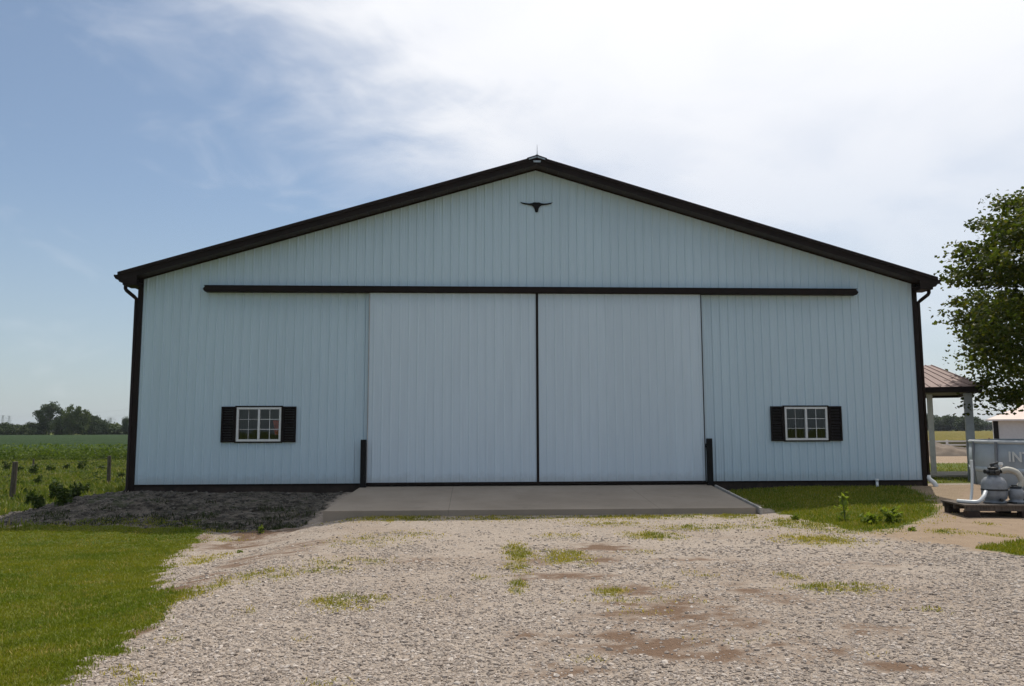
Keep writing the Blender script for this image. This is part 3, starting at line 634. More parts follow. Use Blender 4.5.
# windows
def window(x0, x1, z0, z1):
    cx = (x0+x1)/2
    w = MB(); e = .035
    for a, b, c, d in ((x0-e, x1+e, z0-e, z0), (x0-e, x1+e, z1, z1+e), (x0-e, x0, z0, z1), (x1, x1+e, z0, z1)): w.box(a, b, -.05, .01, c, d)
    win = w.build('window', M['brown'], barn)
    f = MB(); q = .058
    for a, b, c, d in ((x0, x1, z0, z0+q), (x0, x1, z1-q, z1), (x0, x0+q, z0+q, z1-q), (x1-q, x1, z0+q, z1-q), (cx-.028, cx+.028, z0+q, z1-q)): f.box(a+.001, b-.001, -.042, .05, c+.0005, d-.0005)
    f.build('frame', M['vinyl'], win, bevel=.003)
    for k, (a, b) in enumerate(((x0+q, cx-.028), (cx+.028, x1-q))):
        yy = .012 if k == 0 else -.008
        sh = MB(); h3 = (z1-z0-2*q)/3
        for i in (1, 2): sh.box(a, b, yy-.006, yy+.004, z0+q+h3*i-.007, z0+q+h3*i+.007)
        sh.box((a+b)/2-.007, (a+b)/2+.007, yy-.0075, yy+.0055, z0+q, z1-q)
        gb = MB().add([(a, yy+.007, z0+q), (b, yy+.007, z0+q), (b, yy+.007, z1-q), (a, yy+.007, z1-q)], [(0, 1, 2, 3)]).build('pane', M['glass'], win)
        sh.build('muntin', M['vinyl'] if k else M['greypost'], win)
    for s in (-1, 1):
        a, b = (x0-e-.35, x0-e-.004) if s < 0 else (x1+e+.004, x1+e+.35)
        sb_ = MB(); r = .045; za, zb = z0-.02, z1+.015
        for p_ in ((a, a+r, za, zb), (b-r, b, za, zb), (a+r, b-r, za, za+r), (a+r, b-r, zb-r, zb), (a+r, b-r, (za+zb)/2-.02, (za+zb)/2+.02)): sb_.box(p_[0], p_[1], -.062, -.021, p_[2], p_[3])
        nz = int((zb-za-2*r)/.04)
        for i in range(nz):
            zc = za+r+(i+.5)*(zb-za-2*r)/nz
            sb_.add([(a+r, -.056, zc-.018), (b-r, -.056, zc-.018), (b-r, -.030, zc+.020), (a+r, -.030, zc+.020)], [(0, 1, 2, 3)])
        sb_.build('shutter', M['shutter'], barn)
window(w1[0], w1[1], *wz); window(w2[0], w2[1], *wzr)
# white pipes at the foot of the right wall
xw = BW+.165
wb = MB(); wb.tube([(xw, -.0, .12), (xw, -.02, .06), (xw+.03, -.05, .0), (xw+.10, -.09, -.06), (xw+.13, -.12, -.13), (xw+.13, -.12, -.30)], .062, 12)
wb.build('drain_boot', M['pvc'], barn, sm=True)
px = float(atd(877, 481, -.1)[0])
po = MB(); po.tube([(px, -.10, -.34), (px, -.10, .0)], .035, 10); po.tube([(px, -.10, -.01), (px, -.10, .05)], .048, 10)
tag(po.build('vent_pipe', M['pvc'], None, sm=True), 'short white plastic pipe standing at the wall foot under the right side window', 'pipe')
# longhorn emblem
ec = atd(536.5, 205.2, -.03)
half = [(0, .075), (.07, .078), (.13, .055), (.20, .045), (.30, .055), (.38, .068), (.445, .082), (.40, .045), (.30, .018), (.20, .002), (.14, -.005), (.10, -.03), (.065, -.08), (.045, -.15), (.04, -.185), (0, -.20)]
poly = half+[(-a, b) for a, b in half[-2:0:-1]]
em = MB(); em.prism([(a, b) for a, b in poly][::-1], -.012, .012)
em.box(-.02, .02, .010, .03, -.05, .02)
o = em.build('longhorn_emblem', M['black']); o.location = tuple(ec+np.array([0, 0, 0])); tag(o, 'black longhorn skull silhouette mounted under the roof peak', 'wall emblem')
# orange cloth inside the left window
oc = atd(276, 428, .25)
ob_ = MB(); n = 9
for i in range(n-1):
    pass
vs = []; 
for j in range(10):
    for i in range(8):
        vs.append((oc[0]-.09+.18*i/7*(1-.35*j/9)+.06*j/9, oc[1]+.03*math.sin(i*1.9+j*.3), oc[2]+.20-.38*j/9))
ob_.add(vs, [(j*8+i, j*8+i+1, (j+1)*8+i+1, (j+1)*8+i) for j in range(9) for i in range(7)])
tag(ob_.build('hanging_cloth', M['orange'], sm=True), 'orange cloth hanging behind the right pane of the left barn window', 'cloth')

# ------------------------------------------------------------------ plants
def unit(n):
    v = rng.normal(size=(n, 3)); return v/np.linalg.norm(v, axis=1)[:, None]
def leafmesh(name, P, size, upbias=.3, aspect=.55):
    n = len(P); nrm = unit(n); nrm[:, 2] = np.abs(nrm[:, 2])+upbias; nrm /= np.linalg.norm(nrm, axis=1)[:, None]
    a = np.cross(nrm, unit(n)); a /= np.linalg.norm(a, axis=1)[:, None]; b = np.cross(nrm, a)
    s = size*rng.uniform(.6, 1.3, n) if np.isscalar(size) else size
    s = s[:, None]
    Q = np.stack([P-a*s*.5, P+b*s*.5*aspect-a*s*.1-nrm*s*.06, P+a*s*.5, P-b*s*.5*aspect-a*s*.1-nrm*s*.06], 1)
    return npmesh(name, Q.reshape(-1, 3), np.arange(n*4).reshape(n, 4))
def crown_points(r, h, z0, nclump, per, cs, flat=.6, shape='round', seed=0, ir=.35):
    rg = np.random.default_rng(seed); C_ = []
    while len(C_) < nclump:
        p = rg.uniform(-1, 1, 3); q = np.linalg.norm(p)
        if q > 1 or q < ir*rg.random(): continue
        if rg.random() > .25+q: continue
        zt = (p[2]+1)/2
        w = {'round': math.sqrt(max(.05, 1-(2*zt-1)**2*.9)), 'maple': (1.0-.25*zt)*math.sqrt(max(.04, 1-(1.75*zt-.75)**2)), 'cone': 1-.8*zt}[shape]
        ang = math.atan2(p[1], p[0]); lob = 1+.16*math.sin(3*ang+seed)+.10*math.sin(5*ang+2*seed+4*zt)
        rr = math.hypot(p[0], p[1])/max(.2, math.sqrt(1-p[2]**2))
        C_.append((math.cos(ang)*rr*r*w*lob, math.sin(ang)*rr*r*w*lob, z0+zt*h*(1+.06*math.sin(2*ang+seed))))
    C_ = np.array(C_)
    P = np.repeat(C_, per, 0); g_ = np.clip(rg.normal(size=P.shape), -1.5, 1.5)*cs*np.array([1, 1, flat])*rg.uniform(.55, 1.25, (nclump, 1)).repeat(per, 0)
    return C_, P+g_
def limb_mesh(C_, h0, rt, z0, seed=0, n=40, th=.9):
    rg = np.random.default_rng(seed+5); mb = MB(); top = C_[:, 2].max()
    tp = [(0, 0, -.3), (0, 0, 0), (.02, .03, h0*.5), (.05, -.03, h0), (.12, .05, h0+(top-h0)*.35), (.05, .12, h0+(top-h0)*.65), (.1, .1, h0+(top-h0)*th)]
    mb.tube(tp, [rt*1.45, rt*1.2, rt*.95, rt*.8, rt*.5, rt*.28, rt*.06], 9)
    for i in rg.choice(len(C_), min(n, len(C_)), replace=False):
        c = Vector(C_[i]); zs = h0*.9+max(0, (c.z-h0))*.45; b = Vector((.06, .03, zs)); m_ = b.lerp(c, .5)+Vector((rg.normal()*.15, rg.normal()*.15, .12*(c-b).length))
        f = max(.15, 1-(zs-h0)/(top-h0+.01)); mb.tube([b, b.lerp(m_, .5)+Vector((0, 0, .03)), m_, c], [rt*.34*f, rt*.24*f, rt*.16*f, rt*.03], 6)
    return mb
M['maple'] = leaf_mat('maple_leaf', (.040, .060, .010), (.085, .105, .016), .7, .42, (.16, .135, .018))
M['far1'] = leaf_mat('far_leaf', (.030, .052, .018), (.055, .080, .022), .15, .2)
M['far2'] = leaf_mat('far_leaf_light', (.065, .095, .028), (.105, .130, .035), .15, .2)
M['weed'] = leaf_mat('weed_leaf', (.040, .065, .016), (.070, .095, .020), 2, .3)
M['weedl'] = leaf_mat('bright_weed_leaf', (.15, .21, .030), (.26, .29, .05), 2, .5)
M['stem'] = simple('green_stem', (.09, .12, .03), .7, var=.2)
# maple by the pool
tx = (1113-474)/F_PX*24.5+CAM[0]; ty = 2.6
tree = empty('maple_tree', (tx, ty, float(g(tx, ty)))); tag(tree, 'tall leafy dark green maple tree at the right edge beyond the pool', 'tree')
C_, P = crown_points(5.05, 8.0, 2.15, 470, 150, .40, .48, 'maple', 3)
C2_, P2 = crown_points(3.8, 6.6, 2.9, 30, 60, .34, .6, 'maple', 8, ir=.1)
link('crown', leafmesh('crown', np.vstack([P, P2]), .145, .25, .75), M['maple'], tree)
limb_mesh(C_, 2.2, .17, 0, 3, 90).build('trunk', M['bark'], tree, sm=True)
# far trees
def hx(u, dist):
    d = Fw+Rt*((u-512)/F_PX)-Up*((430-343)/F_PX); return CAM+d/d[1]*dist
protos = {}
for nm, r, h, z0, nc, per, cs, leaf, shp, sd_ in (('oak', 6.0, 10.5, 2.6, 90, 60, 1.0, .75, 'round', 1), ('round', 7.0, 8.5, 1.2, 90, 60, 1.1, .8, 'round', 2), ('bush', 6.0, 5.2, .2, 70, 55, 1.0, .75, 'round', 5), ('scrub', 3.6, 3.4, .1, 40, 50, .7, .6, 'round', 9)):
    c_, p_ = crown_points(r, h, z0, nc, per, cs, .7, shp, sd_)
    protos[nm] = (leafmesh('crown', p_, leaf, .3, .8), limb_mesh(c_, z0+.6, .28, 0, sd_, 10))
tm = {k: v[1].build('trunk', M['bark'], None, sm=True) for k, v in protos.items()}
def far_tree(kind, u, vtop, dist, label, light=False, name=None, wide=1.0, group='trees along the far field edge'):
    x, y = hx(u, dist)[:2]; z = float(g(x, y))
    hor = 431.5-(u-474)*ROLL
    H = (hor-vtop)/F_PX*dist+CAM[2]-z
    base = {'oak': 13.1, 'round': 9.7, 'bush': 5.4, 'scrub': 3.5}[kind]; s = H/base
    t = empty(name or ('tree' if kind in ('oak', 'round') else 'bush'), (x, y, z), rng.uniform(0, 6.28)); t.scale = (s*wide, s*wide, s)
    me = protos[kind][0].copy() if light else protos[kind][0]
    if light: me.materials.clear()
    link('crown', me, M['far2'] if light else M['far1'], t)
    link('trunk', tm[kind].data, M['bark'], t)
    tag(t, label, 'tree' if kind in ('oak', 'round') else 'bush', group); return t
D0 = 330
far_tree('oak', 49, 405.5, D0, 'tallest dark tree standing left of the clump on the far side of the green field', wide=.78)
far_tree('round', 74, 409.5, D0-22, 'pale green round topped tree rising just right of the tallest dark tree', True, wide=.55)
far_tree('round', 83, 416, D0-8, 'dark tree in the middle of the clump beyond the green field', wide=.7)
far_tree('bush', 62, 420, D0-14, 'dark low tree at the foot of the tallest tree in the far clump', wide=.45)
far_tree('bush', 92, 420, D0-6, 'dark rounded bush stepping down right of the far tree clump', wide=.5)
far_tree('bush', 98, 423.5, D0-10, 'dark bush at the right end of the far tree clump', wide=.6)
far_tree('scrub', 112, 425.5, D0, 'tiny shrub alone in the gap right of the far tree clump', True, wide=1.0)
far_tree('oak', 127, 419, D0-10, 'small dark tree half hidden by the left edge of the barn', wide=.55)
far_tree('scrub', 119, 427.5, D0, 'low scrub just left of the tree hidden by the barn edge', wide=1.6)
for i, (u, v, l) in enumerate(((-16, 423, 'hedge bush beyond the far left edge of the green field'), (2, 424, 'hedge bush at the far left of the field hedge'), (13, 425.5, 'lower hedge bush second from the left along the far field'), (24, 425.5, 'hedge bush third from the left along the far field'), (35, 423.5, 'lighter hedge bush just left of the tallest far tree'))):
    far_tree('bush', u, v+2.2, D0, l, i == 4, wide=1.0, group='hedge bushes along the far field')
for u, v, d, w, l in ((924, 416.5, 420, 1.1, 'far tree just right of the barn edge seen under the shelter roof'), (935, 419.5, 440, 1.4, 'low far tree behind the pale shelter post'), (943, 418.5, 430, 1.1, 'far tree just right of the pale shelter post'), (952, 417.5, 420, 1.2, 'roundest far tree midway between the two shelter posts'), (960, 420.5, 430, 1.0, 'small far tree left of the thick grey shelter post'), (968, 418, 400, 1.1, 'far tree directly behind the thick grey shelter post'), (974, 420, 420, 1.1, 'far tree just right of the thick grey shelter post'), (986, 423.5, 600, 2.0, 'faint low tree left of the white shed'), (999, 423.5, 620, 2.0, 'faint low tree behind the white shed')):
    far_tree('round', u, v, d, l, False, wide=w, group='trees beyond the yellow field')
for o in tm.values(): bpy.data.objects.remove(o)

# crop fields: closed canopies, one mass each
def crop(name, x0, x1, y0, y1, zt, mat, label, st=1.2, amp=.12):
    n_x = 90; xs_ = np.linspace(x0, x1, n_x*2); ys_ = y0+(y1-y0)*np.linspace(0, 1, 170)**1.9
    A, B = np.meshgrid(xs_, ys_); Zz = zt+amp*bumps(A, B, 1.9, off=4)+amp*rng.normal(0, .35, A.shape); Zz[0] -= .6; 
    V_ = np.stack([A, B, Zz], -1).reshape(-1, 3); i_ = np.arange(A.size).reshape(A.shape)
    me = npmesh(name, V_, np.stack([i_[:-1, :-1], i_[:-1, 1:], i_[1:, 1:], i_[1:, :-1]], -1).reshape(-1, 4), True)
    tag(link(name, me, mat), label, 'crop', kind='stuff')
def crop_mat(name, a, b):
    mt, t, p, o = newmat(name); g_ = nd(t, 'ShaderNodeTexCoord'); mpn = nd(t, 'ShaderNodeMapping'); lk(t, g_.outputs['Object'], mpn.inputs[0]); mpn.inputs['Scale'].default_value = (.05, .6, 1)
    c = mixc(t, smooth(t, noise(t, 1, 8, .7, mpn.outputs[0]), .3, .7), a, b); c = mixc(t, math_n(t, 'MULTIPLY', smooth(t, noise(t, 1.4, 5, .7), .4, .7), .5), c, tuple(q*.5 for q in a))
    lk(t, c, p.inputs['Base Color']); p.inputs['Roughness'].default_value = .9; p.inputs['Specular IOR Level'].default_value = .1
    b_ = nd(t, 'ShaderNodeBump', i_Strength=.8, i_Distance=.3); lk(t, noise(t, 3, 4, .7), b_.inputs['Height']); lk(t, b_.outputs[0], p.inputs['Normal']); return mt
M['soy'] = crop_mat('soy_leaves', (.022, .046, .012), (.034, .058, .016)); M['corn'] = crop_mat('yellow_crop', (.12, .115, .022), (.20, .145, .03))
crop('soybean_field', -330, -8, 45, D0-25, -.10, M['soy'], 'wide flat green soybean field stretching to the hedge on the left')
crop('yellowing_crop_field', 15, 330, 66, 375, -.05, M['corn'], 'yellow green crop field beyond the white fence on the right')
# strip of tall weeds in front of the soybeans
n = 26000; wx = rng.uniform(-48, -10, n); wy = 36.2+np.abs(rng.normal(0, 4.0, n)); wz_ = np.abs(rng.normal(0, .5, n))*(1+.5*bumps(wx, wy, 4, off=6)); 
P = np.stack([wx, wy, -.78+np.clip(wz_, 0, 1.15)], -1)
tag(link('weed_strip', leafmesh('weed_strip', P, .26, .1, .4), leaf_mat('strip_weeds', (.065, .11, .018), (.15, .19, .035), .5, .4, (.03, .05, .012))), 'bright green strip of tall weeds along the near edge of the soybean field', 'weeds', kind='stuff')
cl = 420; cx_, cy_ = rng.uniform(-46, -12, cl), rng.uniform(3, 35, cl); Q = []
for i in range(cl):
    k = int(rng.integers(12, 40)); hh_ = rng.uniform(.15, .55); sp_ = rng.uniform(.12, .5)
    Q.append(np.stack([cx_[i]+rng.normal(0, sp_, k), cy_[i]+rng.normal(0, sp_, k), -.76+np.abs(rng.normal(0, .5, k))*hh_], -1))
tag(link('pasture_weeds', leafmesh('pasture_weeds', np.vstack(Q), .13, .1, .4), M['weed']), 'patchy darker weeds growing all through the rough pasture grass', 'weeds', kind='stuff')
def weed(u, v, hpx, mat, label, seed, leaf=.10, nst=7, spread=.35, group=None, name='weed_plant', vis=None):
    p = at(u, v); dist = (p-CAM)@Fw; H = hpx/F_PX*dist; rg = np.random.default_rng(seed)
    t = empty(name, tuple(p)); mb = MB(); L = []
    for i in range(nst):
        a = rg.uniform(0, 6.28); r_ = spread*H*rg.uniform(.2, 1); h = H*rg.uniform(.6, 1)
        pts = [Vector((0, 0, -.03))+Vector((math.cos(a)*r_*q**1.5, math.sin(a)*r_*q**1.5, h*q)) for q in (0, .35, .7, 1)]
        mb.tube(pts, [.012*H+.002, .010*H+.002, .007*H+.001, .002], 5)
        for k in range(int(26*max(.6, H))):
            q = rg.uniform(.12, 1); b = pts[0].lerp(pts[3], q); b.x = math.cos(a)*r_*q**1.5; b.y = math.sin(a)*r_*q**1.5
            w = leaf*.6*(1.15-q); L.append((b.x+rg.normal()*w, b.y+rg.normal()*w, b.z+rg.normal()*w*.5))
    mb.build('stem', M['stem'], t); link('foliage', leafmesh('foliage', np.array(L), leaf, .1, .45), mat, t)
    tag(t, label, 'weed', group)
wl_ = [(30, 507, 19, 'dark weed clump left of the tall dark weed by the earth heap'), (53, 502, 26, 'tallest dark weed at the left end of the earth heap'), (62, 505, 20, 'dark weed close on the right of the tallest dark weed'), (40, 508, 16, 'short dark weed just left of the tallest dark weed'),
 (75, 499, 17, 'dark weed on the left slope of the earth heap'), (84, 495, 14, 'dark weed near the top of the earth heap slope'), (33, 477, 14, 'dark weed in the pasture right of the near fence post'), (38, 486, 12, 'low weed in the pasture between near fence post and heap'),
 (81, 471, 11, 'small upright dark weed in the pasture left of the slim fence post'), (65, 471, 8, 'small weed mid pasture before the weed strip'), (50, 473, 8, 'small weed in the pasture above the dark weeds'), (7, 472, 11, 'bushy weed behind the near fence post'), (102, 471, 7, 'low weed in the pasture close to the slim fence post'), (120, 480, 9, 'weed at the barn corner below the dark downspout'), (20, 473, 8, 'low weed just right of the near fence post in the pasture')]
for i, (u, v, h, l) in enumerate(wl_): weed(u, v, h, M['weed'], l, 20+i, .16 if v < 480 else .13, 12, .45, 'dark weeds left of the barn')
weed(845, 521, 31, M['weedl'], 'tall leafy weed standing alone in the right grass', 61, .15, 3, .10)
weed(893, 523, 17, M['weedl'], 'broad bright weed right of the tall leafy weed', 62, .12, 18, .9, 'bright weeds at the lawn edge')
weed(872, 524, 13, M['weedl'], 'low bright weed close right of the tall leafy weed', 63, .12, 14, .8, 'bright weeds at the lawn edge')
weed(795, 520, 8, M['weedl'], 'small weed at the gravel edge between the slab corner and the tall weed', 64, .07, 7, .6, 'bright weeds at the lawn edge')
weed(260, 533, 9, M['weedl'], 'small weed between the earth heap and the gravel', 65, .06, 7, .5, 'small weeds on the gravel')
weed(240, 553, 6, M['weedl'], 'tiny weed on the gravel near the lawn tip', 66, .05, 6, .5, 'small weeds on the gravel')
weed(912, 531, 6, M['weedl'], 'tiny weed on the sandy dirt in front of the pallet', 67, .06, 6, .6, 'bright weeds at the lawn edge')

# ------------------------------------------------------------------ left fence
def fpost(u, v, hpx, r, label, lean=(0, 0)):
    p = at(u, v); dist = (p-CAM)@Fw; H = hpx/F_PX*dist
    mb = MB(); mb.tube([(0, 0, -.3), (0, 0, 0), (lean[0]*.5, lean[1]*.5, H*.5), (lean[0], lean[1], H-.01), (lean[0], lean[1], H)], [r, r*1.02, r, r*.94, r*.8], 10)
    o = mb.build('fence_post', M['wood'], sm=False); o.location = tuple(p); tag(o, label, 'fence post', 'wooden posts of the pasture fence'); return p, H
pa, ha = fpost(12, 500, 38, .085, 'thick weathered wooden fence post nearest the left edge', (.03, 0))
pb, hb = fpost(108.5, 485, 29, .075, 'slimmer grey fence post close to the left barn corner', (-.02, 0))
pc_, hc = fpost(33, 470, 11, .05, 'thin distant fence post beyond the pasture weeds')
wr = MB()
pl = [pa*1+(pa-pb)*1.2, pa, pb, pb+(pb-pa)*1.1]
for q in (.35, .65, .93):
    for a, b in zip(pl[:-1], pl[1:]):
        pts = [a+(b-a)*t_+np.array([0, 0, q*ha-.10*math.sin(math.pi*t_)]) for t_ in np.linspace(0, 1, 9)]
        wr.tube(pts, .003, 4)
tag(wr.build('fence_wire', M['stem'] if 0 else simple('rusty_wire', (.12, .10, .085), .7)), 'three strands of thin fence wire running past the thick wooden post', 'fence wire')

# ------------------------------------------------------------------ right: shelter, shed, fence, pool, pump
sh = empty('open_shelter', (float(atd(932, 478, 5)[0])-.35, 5.0, -.3), -R(25)); tag(sh, 'open sided shelter with brown ribbed roof on posts behind the barn', 'shelter')
cf = lambda u, v, d: CAM+(Fw+Rt*((u-512)/F_PX)-Up*((v-343)/F_PX))*d
def shl(p):      # world -> shelter local
    q = Vector(p)-sh.location; return Matrix.Rotation(R(25), 4, 'Z') @ q
L_ = shl(cf(983, 386, 24.9)); EZ = L_.z
ex1 = L_.x; ey = L_.y; ex0 = ex1-6.5; rid = ey+2.6; rz_ = EZ+.88; ey2 = rid+2.6
rf = MB(); hip = 1.15
def rib_face(quad, n):
    a, b, c, d = [Vector(q) for q in quad]
    nn = (b-a).cross(d-a).normalized()
    rf.add([a, b, c, d], [(0, 1, 2, 3)])
    for i in range(n+1):
        t_ = i/n; p, q = a.lerp(b, t_), d.lerp(c, t_)
        if (p-q).length > .1: rf.bar(p+nn*.012, q+nn*.012, .03, .024, nn)
rib_face([(ex0, ey, EZ), (ex1, ey, EZ), (ex1-hip, rid, rz_), (ex0+hip, rid, rz_)], 22)
rib_face([(ex1, ey, EZ), (ex1, ey2, EZ), (ex1-hip, rid, rz_), (ex1-hip-.01, rid, rz_)], 14)
rib_face([(ex1, ey2, EZ), (ex0, ey2, EZ), (ex0+hip, rid, rz_), (ex1-hip, rid, rz_)], 22)
M['shroof'] = simple('faded_brown_roof', (.27, .185, .16), .75, var=.12, scale=2)
rf.build('roof', M['shroof'], sh)
bm_ = MB(); q = .12
for a, b, c, d in ((ex0, ex1, ey, ey+q), (ex0, ex1, ey2-q, ey2), (ex1-q, ex1, ey+q, ey2-q), (ex0, ex0+q, ey+q, ey2-q)): bm_.box(a+.02, b-.02, c+.02, d-.0, EZ-.18, EZ-.015)
bm_.box(ex0+.15, ex1-.15, ey+.15, ey2-.15, EZ-.10, EZ-.07)
bm_.build('beam', M['brown'], sh)
def post(u, Yd, w, mat):
    p = shl(cf(u, 440, Yd)); mb = MB(); mb.box(-w/2, w/2, -w/2, w/2, 0, EZ-.2); mb.box(-w*.7, w*.7, -w*.7, w*.7, 0, .12)
    o = mb.build('post', mat, sh, bevel=.006); o.location = (p.x, p.y, .01)
post(932, 26.3, .16, M['palewood']); post(970.5, 25.4, .23, M['greypost'])
mb = MB(); mb.box(ex0, ex1+.3, ey-.2, ey2+.2, -.12, .03); mb.build('floor_slab', M['concrete'], sh)
# concrete path behind shelter
pth = MB(); a = at(900, 477.5); b = at(985, 477.5); pth.box(a[0], b[0]+6, a[1]-.0, a[1]+2.2, -.6, float(g(a[0]+3, a[1]))+.06)
tag(pth.build('path', simple('pale_concrete', (.48, .42, .34), .9, var=.12)), kind='structure')
# shed far right
sp = hx(994, 63); shd = empty('white_shed', (sp[0], sp[1], -.72), -R(33)); tag(shd, 'low white shed with faded pink brown metal roof at the far right', 'shed')
hz = 2.80; wsh = MB(); wsh.prism([(0, 0), (9, 0), (9, hz), (0, hz)], 0, 7); wsh.build('wall', simple('shed_white', (.62, .62, .62), .6, var=.06), shd)
rs = MB(); rs.add([(-.55, -.5, hz-.02), (9.6, -.5, hz-.02), (9.6, 7.5, hz-.02), (-.55, 7.5, hz-.02), (3.4, 3.5, hz+1.75), (6, 3.5, hz+1.75)], [(0, 1, 5, 4), (1, 2, 5), (2, 3, 4, 5), (3, 0, 4), (0, 3, 2, 1)])
rs.build('roof', simple('shed_roof', (.42, .27, .21), .5, var=.12, scale=1), shd)
mb = MB(); mb.box(-.56, 9.6, -.54, -.505, hz-.10, hz+.02); mb.build('fascia', M['vinyl'], shd)
mb = MB(); mb.box(-.04, .32, -.035, -.003, .35, hz-.12); mb.build('dark_doorway_panel', M['black'], shd)  # black panel on the solid wall, painting the dark of an open doorway
# rusty machine by the shed
mp_ = hx(988, 60); mc = empty('rusty_harrow', (mp_[0], mp_[1], -.72)); tag(mc, 'small rusty red farm implement standing left of the white shed', 'farm implement')
rust = simple('rust', (.16, .045, .03), .85, var=.5); mb = MB()
mb.bar((-.6, 0, 1.0), (.6, 0, 1.0), .1, .1); mb.bar((-.6, .6, .8), (.6, .6, .8), .1, .1); mb.bar((-.5, 0, 1.0), (-.5, .6, .8), .08, .08); mb.bar((.5, 0, 1.0), (.5, .6, .8), .08, .08); mb.bar((0, -.2, .9), (.1, .1, 1.35), .08, .08)
mb.build('frame', rust, mc)
for i in range(6):
    mb = MB(); mb.tube([(-.55+i*.22, .0, 1.0), (-.55+i*.22, -.1, .5), (-.55+i*.22, .1, .02)], .035, 6); mb.build('tine', rust, mc)
# white rail fence
wf = empty('rail_fence', (0, 0, 0)); tag(wf, 'white rail fence between the sandy yard and the yellow field', 'fence')
fy = 66-21.18
rl_ = MB(); xa0, xb0 = 21.5, 60
for i in range(int((xb0-xa0)/2.4)+1):
    x = xa0+i*2.4; MB().box(x-.07, x+.07, fy-.07, fy+.07, -1.0, .42).build('post', M['vinyl'], wf)
for z in (.30, .0, -.3): rl_.box(xa0, xb0, fy-.02, fy+.02, z-.07, z+.07)
rl_.build('rails', M['vinyl'], wf)
# earth bank in the sandy yard
def mound(cx, cy, rx, ry, h, name, mat):
    u = np.linspace(-1.3, 1.3, 60); A, B = np.meshgrid(u, u); q = np.clip(1-(A**2+B**2), 0, 1)
    zz = -.95+h*q**.8*(1+.25*bumps(A*3, B*3, 1.2))+.25*np.clip(1-(A**2+B**2)*.6, 0, 1)
    i_ = np.arange(3600).reshape(60, 60); me = npmesh(name, np.stack([cx+A*rx, cy+B*ry, zz], -1).reshape(-1, 3), np.stack([i_[:-1, :-1], i_[:-1, 1:], i_[1:, 1:], i_[1:, :-1]], -1).reshape(-1, 4), True)
    tag(link(name, me, mat), kind='structure')
_mc = hx(930, 48)
mound(float(_mc[0]), float(_mc[1]), 3.6, 3.0, 1.15, 'earth_bank', simple('bank_earth', (.15, .115, .085), .95, var=.4, scale=1.2, bump=.8, bscale=6))

# pool
PR = 2.75; pcx = CAM[0]+(1101-474)/F_PX*21.2; pcy = CAM[1]+21.2; pz = float(g(pcx, pcy-1.5)); PH = 1.26
pool = empty('above_ground_pool', (pcx, pcy, pz)); tag(pool, 'round grey above ground pool with white lettering beside the barn', 'pool')
M['liner'] = simple('grey_pool_liner', (.40, .43, .46), .5, var=.12, scale=2, bump=.3, bscale=4); M['liner2'] = simple('light_band', (.50, .54, .58), .5, var=.05)
M['frame'] = simple('pool_frame_grey', (.52, .53, .53), .4, var=.06)
MB().lathe([(PR-.10, -.15), (PR-.02, .0), (PR+.02, .35), (PR+.03, .7), (PR, 1.18), (PR-.12, 1.19), (PR-.14, .2)], n=96).build('wall', M['liner'], pool, sm=True)
MB().lathe([(PR+.033, .42), (PR+.036, .56)], n=96).build('band', M['liner2'], pool, sm=True)
MB().lathe([(PR-.13, 1.0), (.01, 1.0)], n=48).build('water', simple('pool_water', (.10, .30, .36), .05, var=.1), pool)
rm = MB()
for k in range(97): pass
rm.tube([((PR-.03)*math.cos(2*math.pi*k/96), (PR-.03)*math.sin(2*math.pi*k/96), PH-.03) for k in range(97)], .052, 10, cap=False); rm.build('rim', M['frame'], pool, sm=True)
for k in range(16):
    a = 2*math.pi*(k+.35)/16; c_, s_ = math.cos(a), math.sin(a); mb = MB(); r0 = PR+.075
    t0 = Vector((-s_, c_, 0))*.09
    mb.bar(Vector((r0*c_, r0*s_, -.1)), Vector((PR*c_+.03*c_, PR*s_+.03*s_, PH-.02)), .075, .045, (c_, s_, 0))
    mb.bar(Vector(((r0+.02)*c_, (r0+.02)*s_, .02))-t0, Vector(((r0+.02)*c_, (r0+.02)*s_, .02))+t0, .1, .05)
    mb.build('leg', M['frame'] if 0 else simple('leg_grey', (.24, .25, .27), .5, var=.1) if k == 0 else bpy.data.materials['leg_grey'], pool)
fc = bpy.data.curves.new('lettering', 'FONT'); fc.body = 'INTEX'; fc.size = .36; fc.extrude = .004; fc.offset = .010; fc.space_character = 1.05
fo = bpy.data.objects.new('tmp', fc); C.objects.link(fo); bpy.context.view_layer.update()
fm = bpy.data.meshes.new_from_object(fo); bpy.data.objects.remove(fo); fm.name = 'lettering'
co = np.empty(len(fm.vertices)*3); fm.vertices.foreach_get('co', co); co = co.reshape(-1, 3)
# start angle of the first letter, seen from the camera
best = min(np.linspace(math.pi, 1.6*math.pi, 400), key=lambda a_: abs(((lambda p: 512+F_PX*((p-CAM)@Rt)/((p-CAM)@Fw))(np.array([pcx+PR*math.cos(a_), pcy+PR*math.sin(a_), .5])))-1010))
ang = best+co[:, 0]/(PR+.04); rr = PR+.045-co[:, 2]*-1
fm.vertices.foreach_set('co', np.stack([rr*np.cos(ang), rr*np.sin(ang), co[:, 1]+.74], -1).ravel()); fm.update()
link('lettering', fm, M['pvc'], pool)

